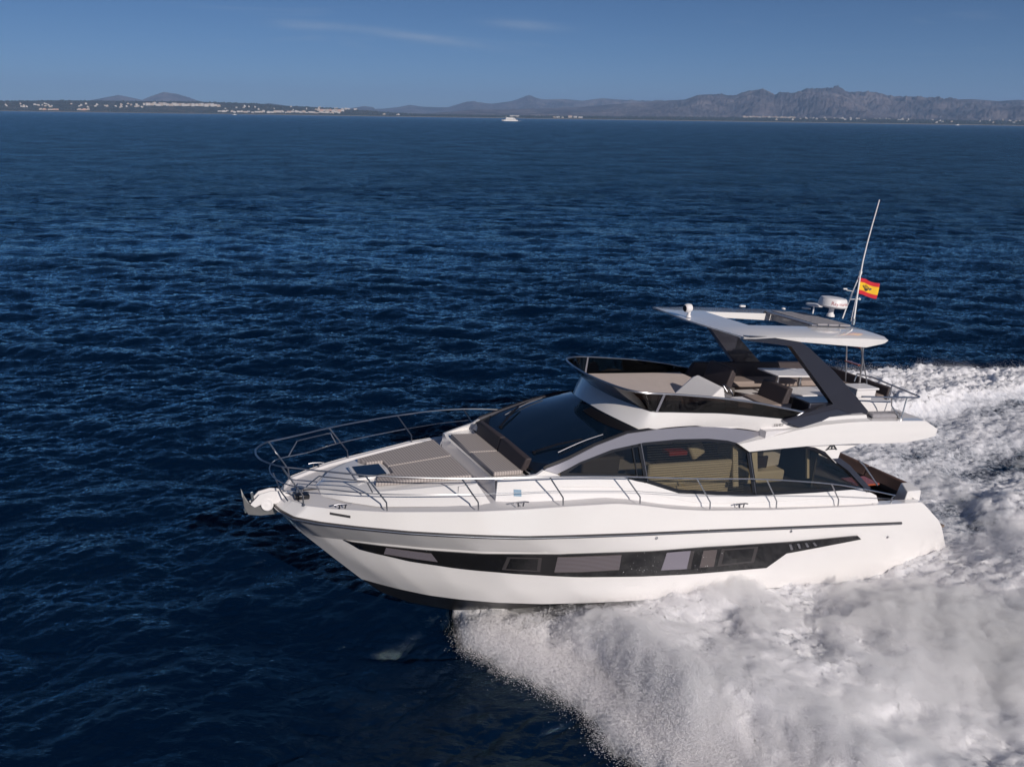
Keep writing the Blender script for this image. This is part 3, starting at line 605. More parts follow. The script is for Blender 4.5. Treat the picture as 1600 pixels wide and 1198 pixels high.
def seat(name, x, y0, y1, zs, zt, m='brown', depth=.5, th=.14, lean=.16):
    r = MB().hexa([(x, y0, zs - .05), (x - th, y0, zs - .05), (x - th, y1, zs - .05), (x, y1, zs - .05)], [(x - lean, y0, zt), (x - th - lean + .04, y0, zt), (x - th - lean + .04, y1, zt), (x - lean, y1, zt)]).build(name + '_backrest', M[m], yacht, bevel=.035)
    if depth: MB().box((x + depth / 2, (y0 + y1) / 2, zs - .08), (depth, y1 - y0, .15)).build(name + '_cushion', M[m], yacht, bevel=.03)
    return r
def seat_rev(name, x, y0, y1, zs, zt, th=.14, lean=.12):   # slab seen from ahead
    return MB().hexa([(x, y0, zs), (x - th, y0, zs), (x - th, y1, zs), (x, y1, zs)], [(x - lean, y0, zt), (x - th - lean + .05, y0, zt), (x - th - lean + .05, y1, zt), (x - lean, y1, zt)]).build(name, M['brown'], yacht, bevel=.03)
seat_rev('companion_seat', 5.70, -1.0, -.12, 4.02, 4.50, .20, .14)
MB().box((5.45, -.56, 3.83), (.30, .7, .36)).build('seat_pedestal', M['inside'], yacht, bevel=.03)
MB().box((5.95, -.56, 3.92), (.5, .86, .14)).build('companion_seat_cushion', M['brown'], yacht, bevel=.03)
seat_rev('helm_seat', 5.18, .38, 1.22, 4.02, 4.40, .20, .12)
MB().box((5.38, .80, 3.97), (.44, .84, .12)).build('helm_seat_cushion', M['tan'], yacht, bevel=.03)
MB().box((5.35, .8, 3.78), (.3, .5, .30)).build('seat_pedestal', M['steel_dark'], yacht, bevel=.03)
# L-shaped lounge on the starboard side and round the stern
MB().hexa([(5.9, -1.55, 3.9), (1.2, -1.62, 3.9), (1.2, -1.45, 3.9), (5.9, -1.40, 3.9)], [(5.6, -1.60, 4.32), (1.3, -1.66, 4.30), (1.3, -1.52, 4.30), (5.6, -1.47, 4.32)]).build('lounge_backrest', M['brown'], yacht, bevel=.03)
MB().box((3.4, -1.18, 3.88), (4.2, .52, .16)).build('lounge_seat', M['tan'], yacht, bevel=.04)
MB().hexa([(1.12, -1.6, 3.86), (.98, -1.6, 3.86), (.98, .62, 3.86), (1.12, .62, 3.86)], [(1.06, -1.6, 4.20), (.94, -1.6, 4.20), (.94, .6, 4.18), (1.06, .6, 4.18)]).build('lounge_backrest', M['brown'], yacht, bevel=.03)
MB().box((1.4, -.4, 3.9), (.5, 2.0, .16)).build('lounge_seat', M['tan'], yacht, bevel=.04)
MB().hexa([(4.05, -.95, 4.27), (2.5, -.85, 4.27), (2.7, -.1, 4.27), (4.05, -.18, 4.27)], [(4.05, -.95, 4.31), (2.5, -.85, 4.31), (2.7, -.1, 4.31), (4.05, -.18, 4.31)]).build('fly_table_top', M['plastic'], yacht, bevel=.012)
MB().tube([(3.75, -.5, 3.6), (3.75, -.5, 4.27)], .04, 12).build('fly_table_leg', M['steel'], yacht)
MB().tube([(3.0, -.5, 3.6), (3.0, -.5, 4.27)], .04, 12).build('fly_table_leg', M['steel'], yacht)
MB().box((3.3, .05, 3.95), (1.5, .75, .06)).build('low_table_top', M['plastic'], yacht, bevel=.02)
MB().box((3.3, .05, 3.78), (.9, .3, .3)).build('low_table_base', M['inside'], yacht, bevel=.02)
MB().box((4.05, 1.30, 3.90), (1.3, .55, .50)).build('wet_bar_base', M['arch'], yacht, bevel=.03)
MB().box((2.87, 1.28, 4.42), (.72, .46, .05)).box((2.87, 1.28, 4.30), (.62, .38, .18)).build('wet_bar_top', M['plastic'], yacht, bevel=.02)
MB().box((2.87, 1.28, 4.0), (.5, .3, .45)).build('wet_bar_leg', M['plastic'], yacht, bevel=.02)
MB().box((2.3, 1.2, 3.93), (.9, .45, .28)).build('aft_locker', M['plastic'], yacht, bevel=.02)
MB().box((2.42, 1.72, 3.86), (1.0, .28, .12), (0, 0, -3)).build('folded_cover', M['canvas'], yacht, bevel=.05)

# ---- rails
TOPR = [(16.42,0,2.99),(16.38,.26,2.99),(16.26,.48,2.99),(16.08,.68,2.99),(15.83,.80,2.99),(15.37,1.03,2.99),(14.75,1.34,3.0),(13.95,1.64,3.02),(13.12,1.88,3.04),(12.3,2.05,3.06),(11.47,2.14,3.06),(10.6,2.15,3.02),(9.76,2.13,2.95),(7.96,2.08,2.77),(6.07,2.09,2.63),(4.15,2.14,2.41),(3.0,2.13,2.19),(1.95,2.13,1.96)]
MIDR = [(16.15,0,2.62),(16.12,.26,2.62),(16.02,.52,2.62),(15.85,.72,2.62),(15.55,.86,2.62),(15.22,1.0,2.62),(14.62,1.34,2.64),(13.8,1.64,2.68),(12.93,1.88,2.72)]
for s in (1, -1):
    MB().tube([(x, s * y, z) for x, y, z in TOPR], .016, 8, 4).build('top_rail', M['steel'], yacht)
    MB().tube([(x, s * y, z) for x, y, z in MIDR], .011, 8, 4).build('middle_rail', M['steel'], yacht)
    MB().tube([(x, s * y, z) for x, y, z in [(12.93, 1.88, 2.72), (12.1, 2.06, 2.76), (11.3, 2.16, 2.78), (9.55, 2.17, 2.65), (7.8, 2.15, 2.42), (5.9, 2.15, 2.27), (4.0, 2.15, 2.11), (1.97, 2.13, 1.87)]], .005, 6).build('rail_wire', M['steel'], yacht)
    STN = [((15.66,.67,2.22),(16.08,.69,2.99)),((14.31,1.38,2.28),(14.76,1.34,3.0)),((12.74,1.90,2.38),(13.13,1.88,3.04)),((11.12,2.17,2.46),(11.47,2.14,3.06)),((9.39,2.22,2.36),(9.76,2.13,2.95)),((7.6,2.22,2.10),(7.96,2.08,2.77)),((5.73,2.19,1.95),(6.07,2.09,2.63)),((3.81,2.15,1.83),(4.15,2.14,2.41)),((2.0,2.10,1.74),(1.97,2.13,1.95))]
    for b, t in STN:
        b = Vector((b[0], s * b[1], b[2])); t = Vector((t[0], s * t[1], t[2])); k = b + Vector((0, 0, .14)) + (t - b) * .06
        so = MB().tube([b, k, t], .015, 8).build('stanchion', M['steel'], yacht)
        MB().lathe(b - Vector((0, 0, .01)), [(.035, 0), (.035, .012), (.018, .03)], 12).build('stanchion_foot', M['steel'], so)
    MB().tube([(x, s * y, z) for x, y, z in [(15.66, .80, 2.63), (15.50, .93, 2.85), (15.40, 1.0, 2.88), (14.78, 1.32, 2.88), (14.70, 1.34, 2.84), (14.60, 1.34, 2.66)]], .012, 8, 2).build('gate_rail', M['steel'], yacht)
    # cleats
    for x, y, z in ((15.05, 1.06, 2.27), (11.92, 1.98, 2.44), (6.67, 2.13, 2.04)):
        MB().tube([(x + .16, s * y, z + .075), (x + .08, s * y, z + .09), (x - .08, s * y, z + .09), (x - .16, s * y, z + .075)], .014, 8).tube([(x + .05, s * y, z), (x + .06, s * y, z + .085)], .014).tube([(x - .05, s * y, z), (x - .06, s * y, z + .085)], .014).build('cleat', M['steel_dark'], yacht)
MB().tube([(16.10, .02, 2.62), (16.0, .25, 2.35), (15.9, .45, 2.23)], .014, 8).build('bow_brace', M['steel'], yacht)
# windlass and anchor gear
MB().lathe((15.62, .12, 2.19), [(.11, 0), (.11, .04), (.07, .06), (.06, .12), (.09, .15), (0, .16)], 20).build('windlass', M['steel'], yacht)
MB().box((15.62, .32, 2.25), (.26, .16, .09)).build('windlass_motor', M['black'], yacht, bevel=.02)
MB().tube([(16.0, .0, 2.22), (15.7, .05, 2.25), (15.45, .12, 2.22)], .02, 6).build('anchor_chain', M['steel'], yacht)
br = MB()
for s in (1, -1): patch([(15.75, 2.16), (15.95, 2.27), (16.14, 2.29), (16.34, 2.24), (16.50, 2.05), (16.42, 1.99), (16.25, 2.06), (16.05, 2.03)], lambda x, z: .085, s, 0, .022, .3, br)
br.box((16.1, 0, 2.06), (.45, .15, .02)).build('anchor_roller_bracket', M['plastic'], yacht, sharp=50)
MB().lathe((16.2, .10, 2.03), [(.02, 0), (.105, 0), (.112, .01), (.105, .02), (.085, .02), (.08, .012), (.03, .012), (.028, .03), (0, .03)], 24, (.25, 1, .2)).build('roller_wheel', M['plastic'], yacht)
FLK = [(16.65,2.30),(16.59,2.16),(16.50,2.02),(16.36,1.99),(16.13,1.95),(15.98,1.86),(16.02,1.80),(16.30,1.79),(16.52,1.83),(16.60,1.98),(16.63,2.16)]
an = MB()
for s in (1, -1): patch(FLK, lambda x, z: .02 + .22 * max(0, z - 1.79) ** 1.2, s, 0, .014, .08, an)
an.build('anchor_fluke', M['galv'], yacht, sharp=40)
MB().box((16.36, 0, 1.98), (.5, .035, .09), (0, 20, 0)).box((16.45, 0, 2.12), (.05, .03, .30), (0, 10, 0)).build('anchor_shank', M['steel'], yacht, bevel=.006)
wiper(.50, .17, .83, .49, .80, .27, .88, .64)
wiper(-.52, .17, -.78, .41, -.75, .27, -.88, .63)

# ---- flag on the mast (a thing of its own)
fl = D.objects.new('flag', None); COL.objects.link(fl)
F0 = Vector((2.28, 0.03, 6.83)); F1 = Vector((2.22, 0.03, 6.44)); U = Vector((-.68, .0, -.10))
def flagpt(u, v, off=0):
    b = F0.lerp(F1, v) + U * u * (1 - .06 * v)
    wv = .055 * math.sin(u * 7.5 + v * 1.2) * (.25 + u) ; return b + Vector((0, wv + off, .03 * math.sin(u * 5 + 1) * u))
def band(name, v0, v1, m):
    nu, nv = 28, 4; T = []; B = []; F = []
    for i in range(nu + 1):
        for j in range(nv + 1):
            v = v0 + (v1 - v0) * j / nv; T.append(flagpt(i / nu, v, .003)); B.append(flagpt(i / nu, v, -.003))
    for i in range(nu):
        for j in range(nv): a = i * (nv + 1) + j; F.append((a, a + 1, a + nv + 2, a + nv + 1))
    return solid(T, B, F).build(name, m, fl, sharp=70)
FR = mat('flag_red', (.55, .015, .03), .8); FY = mat('flag_yellow', (.85, .50, .02), .8)
band('red_band', 0, .25, FR); yb_ = band('yellow_band', .25, .75, FY); band('red_band', .75, 1, FR)
eb = MB()
def epoly(P):
    for off in (.007, -.007): eb.add([flagpt(u, v, off) for u, v in P], [tuple(range(len(P)))])
_ep = epoly
def epoly(P): _ep([(.47 + (u - .47) * 1.7, .5 + (v - .5) * 1.35) for u, v in P])
epoly([(.37, .50), (.41, .62), (.47, .66), (.53, .62), (.57, .50), (.52, .52), (.47, .54), (.42, .52)])
for k in range(5):
    u = .38 + k * .045; epoly([(u, .52), (u + .022, .52), (u + .022, .40 - .02 * (2 - abs(k - 2))), (u, .40 - .02 * (2 - abs(k - 2)))])
epoly([(.33, .42), (.37, .52), (.35, .56), (.30, .46)]); epoly([(.61, .42), (.57, .52), (.59, .56), (.64, .46)])
eb.build('flag_emblem', M['dark'], yb_)
for c in fl.children: pass
fl.matrix_world = BW @ Matrix.Translation(F1)
for c in fl.children_recursive: c.matrix_parent_inverse = Matrix.Identity(4); c.data.transform(Matrix.Translation(-F1))
tag(fl, 'red and yellow striped flag with dark crest flying from the yacht mast', 'flag')
# ================================================================== SEA
def fft_tile(L, n, lmin, lmax, peak, seed, wdir, spread=2.0, expo=3.4):
    r = np.random.default_rng(seed); k = np.fft.fftfreq(n, L / n) * 2 * np.pi; kx, ky = np.meshgrid(k, k, indexing='ij'); K = np.hypot(kx, ky); K[0, 0] = 1
    lam = 2 * np.pi / K; S = K ** -expo * np.exp(-(lam / peak) ** 2 * .42) * (lam > lmin) * (lam < lmax)
    ca = (kx * math.cos(wdir) + ky * math.sin(wdir)) / K; S = S * (.045 + np.abs(ca) ** spread); S[0, 0] = 0
    Fh = (r.normal(size=(n, n)) + 1j * r.normal(size=(n, n))) * np.sqrt(S)
    h = np.real(np.fft.ifft2(Fh)); q = 1 / h.std(); dx = np.real(np.fft.ifft2(-1j * kx / K * Fh)); dy = np.real(np.fft.ifft2(-1j * ky / K * Fh))
    return np.stack([h * q, dx * q, dy * q], -1).astype(np.float32), L
def samp(tile, X, Y, rot=0.0):
    T, L = tile; n = T.shape[0]; c, s = math.cos(rot), math.sin(rot)
    u = ((X * c + Y * s) / L * n); v = ((-X * s + Y * c) / L * n)
    i = np.floor(u).astype(np.int64); j = np.floor(v).astype(np.int64); fu = (u - i)[..., None].astype(np.float32); fv = (v - j)[..., None].astype(np.float32)
    i0 = i % n; j0 = j % n; i1 = (i + 1) % n; j1 = (j + 1) % n
    R = T[i0, j0] * (1 - fu) * (1 - fv) + T[i1, j0] * fu * (1 - fv) + T[i0, j1] * (1 - fu) * fv + T[i1, j1] * fu * fv
    if T.shape[-1] == 3:
        dx = R[..., 1] * c - R[..., 2] * s; dy = R[..., 1] * s + R[..., 2] * c; R = np.stack([R[..., 0], dx, dy], -1)
    return R
def noise_tile(L, n, beta, seed, lmin=0):
    r = np.random.default_rng(seed); k = np.fft.fftfreq(n, L / n); kx, ky = np.meshgrid(k, k, indexing='ij'); K = np.hypot(kx, ky); K[0, 0] = 1e9
    S = K ** -(beta / 2) * np.exp(-(lmin * K) ** 2); F_ = (r.normal(size=(n, n)) + 1j * r.normal(size=(n, n))) * S; F_[0, 0] = 0
    h = np.real(np.fft.ifft2(F_)); return (h / h.std())[..., None].astype(np.float32), L
WD = R_(62)
TA = fft_tile(37.0, 1024, .10, 3.0, 1.3, 3, WD, 3.0, 3.5)
TB = fft_tile(113.0, 1024, 1.6, 30, 3.6, 5, WD + .06, 5.0, 3.7)
def seaheight(X, Y, spc):
    a = samp(TA, X, Y, .31); b = samp(TB, X, Y, -.2)
    wa_ = np.clip((1.3 - spc) / 1.0, 0, 1)[..., None]; wb_ = np.clip((4.0 - spc) / 3.0, 0, 1)[..., None]
    g = .75 + .35 * samp(NT_big, X, Y, .5)[..., :1].clip(-1.2, 1.5)     # gust patches
    return a * .046 * wa_ * g + b * .076 * wb_, wa_[..., 0]
NT_big = noise_tile(260, 512, 3.4, 21)
NTf = noise_tile(9.0, 1024, 2.3, 22, .02)
NTm = noise_tile(23.0, 1024, 2.7, 23)
NTc = noise_tile(17.0, 1024, 3.0, 25)
def sst(a, b, x): t = np.clip((x - a) / (b - a), 0, 1); return t * t * (3 - 2 * t)
XFT = ([0, 1, 1.6, 2, 3, 4, 5, 7, 9, 12, 14], [12.3, 11.95, 11.68, 11.5, 11.2, 10.9, 10.5, 9.5, 8.1, 5.3, 2.8])
def xfront(y): return np.interp(np.abs(y), *XFT)
def wake(X, Y):
    """height and foam of the wake; bow towards +X, port +Y"""
    n1 = samp(NTm, X, Y, .2)[..., 0]; n2 = samp(NTf, X, Y, .9)[..., 0]; n3 = samp(NTc, X * .55, Y, 0)[..., 0]
    aY = np.abs(Y)
    xf = xfront(Y) + .24 * n1 * np.clip(aY / 2.5, .15, 1) + .10 * n2
    d = xf - X                                     # distance behind the front
    ins = sst(-.02, .25, d)
    # --- port sheet
    hw = np.interp(X, [-3, 0, 2, 4, 6, 7, 9, 11, 12.2], [.0, .02, -.08, .10, .48, .56, .46, .36, .35])
    out = np.clip(aY - 2.2, 0, 20)
    H = hw * np.exp(-out / 3.2) + .36 * np.exp(-((d - 1.4) / 1.3) ** 2) * sst(1.5, 3.5, aY) + .10 * sst(0, 1, d) + .25 * np.exp(-((out - 2.6) / 1.6) ** 2) * sst(0, 3, d)
    H = H + (.095 * n3 + .065 * n1 + .028 * n2) * sst(.1, .8, d) * sst(.5, 2.3, aY)
    H = H * sst(-.15, 1.7, d)
    foam = sst(-.02, .12, d) * (1.0 + .05 * n1 + .04 * n3)
    # darker windows where the sheet thins further aft and outside
    hole = sst(.9, 1.7, n3 * .6 + n1 * .7 + .35 * np.exp(-((X + .2) / 2.0) ** 2) * 1.2) * sst(0, 2, d)
    foam = foam - .42 * hole - .22 * sst(.3, 1.5, samp(NT_big, X * 5, Y * 9, .3)[..., 0]) * sst(1.2, 3, d)
    # --- behind the transom
    aft = sst(-.2, -3.2, X)
    s2 = samp(NTc, X * .22, Y, 0.05)[..., 0]; s3 = samp(NTf, X * .3, Y * 1.0, .02)[..., 0]
    ridge = np.exp(-((Y - 1.35) / .75) ** 2) * sst(-1.8, -4.5, X)
    tro = np.exp(-((Y + .9) / 1.1) ** 2) * sst(-3.5, -7.5, X)
    strk = sst(-1.6, -2.4, Y) * sst(-6.3, -4.6, Y)
    stb = sst(-4.6, -5.6, Y)
    inner = sst(3.6, 1.9, Y)                       # region inside the port sheet
    Hc = .05 + .50 * ridge - .18 * np.exp(-((X + 1.2) / 1.2) ** 2) * sst(1.9, 1.2, aY) + .14 * strk + .50 * stb * sst(-12, -5.4, Y) * 1.0 - .12 * tro
    Hc = Hc + (.06 * n1 + .03 * n2) * (1 + .5 * stb + 1.2 * ridge) + .05 * s2 * strk + .12 * n3 * stb
    smooth_ = sst(-2.9, -1.0, X) * sst(2.0, 1.4, aY)    # glassy flow just behind the transom
    fc = .66 + .13 * s2 + .10 * s3 + .42 * ridge - .26 * tro + .05 * strk + .26 * stb + .18 * n1 * stb - .22 * smooth_ + .20 * sst(.9, 2.2, Y)
    yl = -9.0 + np.clip(-10 - X, 0, 9) * .16; lim = sst(-.6, .5, Y - yl + .5 * n1 + .2 * n2)
    fc = fc * lim
    m = aft * inner
    foam = foam * (1 - m) + fc * m; H = H * (1 - m) + Hc * m
    # outer limit on the starboard side
    side = lim
    foam = np.where(Y < 0, foam * side, foam)
    cover = np.where(Y < 0, ins * sst(-1.6, -.4, Y - yl), ins)      # where the patch lies above the sea sheet
    return H, np.clip(foam, 0, 1), cover

def mkmesh(name, V, Q, attrs, m, smooth=True):
    me = D.meshes.new(name); me.vertices.add(len(V)); me.vertices.foreach_set('co', V.astype(np.float32).ravel())
    me.loops.add(Q.size); me.loops.foreach_set('vertex_index', Q.astype(np.int32).ravel())
    me.polygons.add(len(Q)); me.polygons.foreach_set('loop_start', np.arange(0, Q.size, Q.shape[1], dtype=np.int32)); me.polygons.foreach_set('loop_total', np.full(len(Q), Q.shape[1], dtype=np.int32))
    me.update(calc_edges=True)
    if smooth: me.polygons.foreach_set('use_smooth', np.ones(len(Q), dtype=bool))
    for k, a in attrs.items(): at = me.attributes.new(k, 'FLOAT', 'POINT'); at.data.foreach_set('value', a.astype(np.float32).ravel())
    o = D.objects.new(name, me); COL.objects.link(o); me.materials.append(m); return o
def gridq(nr, nc, wrap=False):
    i = np.arange(nr - 1)[:, None]; j = np.arange(nc if wrap else nc - 1)[None, :]; a = i * nc + j; b = i * nc + (j + 1) % nc
    return np.stack([a + nc, b + nc, b, a], -1).reshape(-1, 4)

# water material -------------------------------------------------------
def water_nodes(m):
    t = m.node_tree; t.nodes.remove(t.nodes['Principled BSDF'])
    df_ = NN(t, 'ShaderNodeBsdfDiffuse'); df_.inputs['Color'].default_value = (.0005, .0062, .0215, 1)
    gl = NN(t, 'ShaderNodeBsdfGlossy'); gl.inputs['Color'].default_value = (.66, .92, 1.0, 1)
    fr_ = NN(t, 'ShaderNodeFresnel'); fr_.inputs['IOR'].default_value = 1.333; b = NN(t, 'ShaderNodeMixShader')
    gz = NN(t, 'ShaderNodeNewGeometry'); gn = NN(t, 'ShaderNodeTexNoise'); gn.inputs['Scale'].default_value = .07; gn.inputs['Detail'].default_value = 9; gn.inputs['Roughness'].default_value = .78
    gr = NN(t, 'ShaderNodeMapRange'); gr.inputs['From Min'].default_value = .33; gr.inputs['From Max'].default_value = .67; gr.inputs['To Min'].default_value = .65; gr.inputs['To Max'].default_value = 1.8; gm = NN(t, 'ShaderNodeMath', operation='MULTIPLY')
    t.links.new(gz.outputs['Position'], gn.inputs['Vector']); t.links.new(gn.outputs['Fac'], gr.inputs[0]); t.links.new(fr_.outputs[0], gm.inputs[0]); t.links.new(gr.outputs[0], gm.inputs[1]); gm.use_clamp = True
    t.links.new(gm.outputs[0], b.inputs[0]); t.links.new(df_.outputs[0], b.inputs[1]); t.links.new(gl.outputs[0], b.inputs[2]); t.links.new(b.outputs[0], t.nodes['Material Output'].inputs[0])
    tc = NN(t, 'ShaderNodeNewGeometry'); at = NN(t, 'ShaderNodeAttribute', attribute_name='far')
    def bump(scale, dist, rot, sc3, prev, strn=None, detail=5):
        mp = NN(t, 'ShaderNodeMapping', vector_type='TEXTURE'); mp.inputs['Scale'].default_value = (1, 1 / sc3[1], 1); mp.inputs['Rotation'].default_value = (0, 0, -rot)
        n = NN(t, 'ShaderNodeTexNoise'); n.inputs['Scale'].default_value = scale; n.inputs['Detail'].default_value = detail; n.inputs['Roughness'].default_value = .6
        bp = NN(t, 'ShaderNodeBump'); bp.inputs['Distance'].default_value = dist
        t.links.new(tc.outputs['Position'], mp.inputs[0]); t.links.new(mp.outputs[0], n.inputs['Vector']); t.links.new(n.outputs['Fac'], bp.inputs['Height'])
        if prev: t.links.new(prev.outputs[0], bp.inputs['Normal'])
        if strn: t.links.new(strn, bp.inputs['Strength'])
        return bp
    b1 = bump(2.6, .10, R_(-60), (1.0, .42, 1), None, None, 8)
    b2 = bump(.75, .95, R_(-60), (1.0, .40, 1), b1, at.outputs['Fac'], 5)
    b3 = bump(.17, 2.0, R_(-64), (1.0, .38, 1), b2, at.outputs['Fac'], 3)
    rg = NN(t, 'ShaderNodeMapRange'); rg.inputs['To Min'].default_value = .035; rg.inputs['To Max'].default_value = .20; t.links.new(at.outputs['Fac'], rg.inputs[0]); t.links.new(rg.outputs[0], gl.inputs['Roughness'])
    b4 = bump(.025, 8.0, R_(-70), (1.0, .35, 1), b3, at.outputs['Fac'], 4)
    for n_ in (df_, gl, fr_): t.links.new(b4.outputs[0], n_.inputs['Normal'])
    return b, b4
MW = D.materials.new('sea_water'); MW.use_nodes = True; water_nodes(MW)
# foam + water material
MF = D.materials.new('foaming_water'); MF.use_nodes = True; bw, bpn = water_nodes(MF); t = MF.node_tree
df = NN(t, 'ShaderNodeBsdfPrincipled'); df.inputs['Roughness'].default_value = .65; df.inputs['Subsurface Weight'].default_value = .7; df.inputs['Subsurface Radius'].default_value = (1, 1, 1); df.inputs['Subsurface Scale'].default_value = .16; df.inputs['Specular IOR Level'].default_value = .25
at = NN(t, 'ShaderNodeAttribute', attribute_name='foam'); g = NN(t, 'ShaderNodeNewGeometry')
def nz3(scale, detail=6, rough=.65, sc3=(1, 1, 1)):
    mp = NN(t, 'ShaderNodeMapping'); mp.inputs['Scale'].default_value = sc3; n = NN(t, 'ShaderNodeTexNoise'); n.inputs['Scale'].default_value = scale; n.inputs['Detail'].default_value = detail; n.inputs['Roughness'].default_value = rough
    t.links.new(g.outputs['Position'], mp.inputs[0]); t.links.new(mp.outputs[0], n.inputs['Vector']); return n
na = nz3(7, 8, .72); nb = nz3(1.7, 5, .6, (.6, 1, 1)); nc_ = nz3(32, 4, .6)
def mth(op, a, b=None, c=None):
    n = NN(t, 'ShaderNodeMath', operation=op)
    for i, v in enumerate((a, b, c)):
        if v is None: continue
        if isinstance(v, (int, float)): n.inputs[i].default_value = v
        else: t.links.new(v, n.inputs[i])
    return n.outputs[0]
s1 = mth('MULTIPLY_ADD', na.outputs['Fac'], 1.0, mth('MULTIPLY', nb.outputs['Fac'], .5)); s1 = mth('SUBTRACT', s1, .75)   # ~ -0.4..0.4
fm = mth('ADD', at.outputs['Fac'], mth('MULTIPLY', s1, .9))
rr = NN(t, 'ShaderNodeMapRange', interpolation_type='SMOOTHSTEP'); rr.inputs['From Min'].default_value = .26; rr.inputs['From Max'].default_value = .66; t.links.new(fm, rr.inputs[0])
cr_ = NN(t, 'ShaderNodeValToRGB'); e = cr_.color_ramp.elements; e[0].position = .2; e[0].color = (.28, .32, .40, 1); e[1].position = .95; e[1].color = (.84, .835, .87, 1); t.links.new(fm, cr_.inputs[0]); t.links.new(cr_.outputs[0], df.inputs['Base Color'])
bb = NN(t, 'ShaderNodeBump'); bb.inputs['Distance'].default_value = .05; bb.inputs['Strength'].default_value = .5; t.links.new(na.outputs['Fac'], bb.inputs['Height'])
bb2 = NN(t, 'ShaderNodeBump'); bb2.inputs['Distance'].default_value = .015; t.links.new(nc_.outputs['Fac'], bb2.inputs['Height']); t.links.new(bb.outputs[0], bb2.inputs['Normal']); t.links.new(bb2.outputs[0], df.inputs['Normal'])
mxs = NN(t, 'ShaderNodeMixShader'); t.links.new(rr.outputs[0], mxs.inputs[0]); t.links.new(bw.outputs[0], mxs.inputs[1]); t.links.new(df.outputs[0], mxs.inputs[2]); t.links.new(mxs.outputs[0], t.nodes['Material Output'].inputs[0])

# sea sheet: rings round the viewpoint's foot, finer near, out past the horizon
rs = [6.5]; hc_ = CAM[2]
while rs[-1] < 26000:
    r = rs[-1]; rs.append(r + max(.045, min(r * r / (hc_ * 843) * .72, .0125 * r)))
rs = np.array(rs)
aview = math.atan2(-.8619, -.4082)
th = np.concatenate([aview + np.linspace(-R_(46), R_(46), 1150), aview + R_(46) + np.linspace(0, 2 * math.pi - R_(92), 130)[1:-1]])
Rg, Tg = np.meshgrid(rs, th, indexing='ij'); X = CAM[0] + Rg * np.cos(Tg); Y = CAM[1] + Rg * np.sin(Tg)
sp = np.maximum(np.gradient(rs)[:, None] * np.ones_like(Tg), Rg * R_(92) / 1150)
hh, wa_ = seaheight(X, Y, sp); _, _, cov = wake(np.clip(X, -40, 30), np.clip(Y, -30, 30)); cov = np.where((X > -33.5) & (np.abs(Y) < 14), cov, 0)
Z = hh[..., 0] - .55 * cov
ws_ = 1.1
V = np.stack([X + hh[..., 1] * ws_, Y + hh[..., 2] * ws_, Z], -1).reshape(-1, 3)
V = np.vstack([V, [[CAM[0], CAM[1], 0]]])
far = np.append((1 - wa_ * .93).ravel(), 0)
Q = gridq(len(rs), len(th), True)
sea = mkmesh('sea', V, Q, {'far': np.clip(far, .05, 1)}, MW); tag(sea, 'deep blue choppy sea stretching to the far coast', kind='structure')
# wake patch
xs = np.arange(-34, 13.2, .055); ys = np.arange(-11.5, 13.5, .055); X, Y = np.meshgrid(xs, ys, indexing='ij')
H, foam, cov = wake(X, Y); hh, _ = seaheight(X, Y, np.full_like(X, .05))
n2 = samp(NTf, X, Y, .3)[..., 0]; n4 = samp(NTf, X * 2.3, Y * 2.3, 1.3)[..., 0]
Z = hh[..., 0] * .5 + H + .05 + (.020 * n2 + .011 * n4) * foam - (1 - cov) * .75
yh_ = np.interp(X, [8, 9, 10, 11, 12], [1.95, 1.88, 1.68, 1.42, 1.0]); under = sst(0, -.3, np.abs(Y) - yh_) * sst(-.5, -.2, X) * sst(11.6, 10.8, X)      # below the hull
Z = Z - under * .6
V = np.stack([X + .05 * samp(NTf, X, Y, 2.2)[..., 0] * foam, Y + .05 * samp(NTf, X, Y, 3.1)[..., 0] * foam, Z], -1).reshape(-1, 3)
wk = mkmesh('wake_foam', V, gridq(len(xs), len(ys)), {'foam': foam.ravel(), 'far': np.full(X.size, .03)}, MF); tag(wk, 'white churned foam and streaked wake around and behind the yacht', kind='stuff')
ZW = Z; 
# spray droplets: millions would be needed to count, one object of points
MS = mat('spray_droplets', (.90, .885, .90), .6)
def zat(x, y):
    i = np.clip(((x - xs[0]) / .055).astype(int), 0, len(xs) - 1); j = np.clip(((y - ys[0]) / .055).astype(int), 0, len(ys) - 1); return ZW[i, j], foam[i, j], cov[i, j]
P = []; RD = []
def scatter(n, xr, yr, hscale, rmin, rmax, wfun=None, hfun=None):
    x = rng.uniform(*xr, n); y = rng.uniform(*yr, n)
    z, f, c = zat(x, y); nn = samp(NTm, x, y, .2)[..., 0]; nf = samp(NTf, x, y, .9)[..., 0]
    keep = rng.uniform(0, 1, n) < (f ** 2 * np.clip(.5 + .35 * nn + .3 * nf, .05, 1) if wfun is None else wfun(x, y, f, nn, nf))
    x, y, z, nn = x[keep], y[keep], z[keep], nn[keep]
    hs_ = hscale if hfun is None else hfun(x, y)
    h = rng.exponential(1, len(x)) * hs_ * np.clip(1 + .5 * nn, .3, 2.2)
    h = np.where(y < 3.0, np.minimum(h, np.where(x > 3, .28, .6)), h) if yr[0] > .6 and yr[0] > -.5 else h
    P.append(np.stack([x + rng.normal(0, .04, len(x)), y + rng.normal(0, .04, len(x)), z + h], -1)); RD.append(rng.uniform(rmin, rmax, len(x)) * np.exp(-rng.exponential(.5, len(x)) ) * .5)
# port sheet body
scatter(2200000, (-8, 12.4), (1.9, 10), .16, .003, .009, hfun=lambda x, y: .10 + .16 * np.exp(-((xfront(y) - x - .8) / 1.2) ** 2))
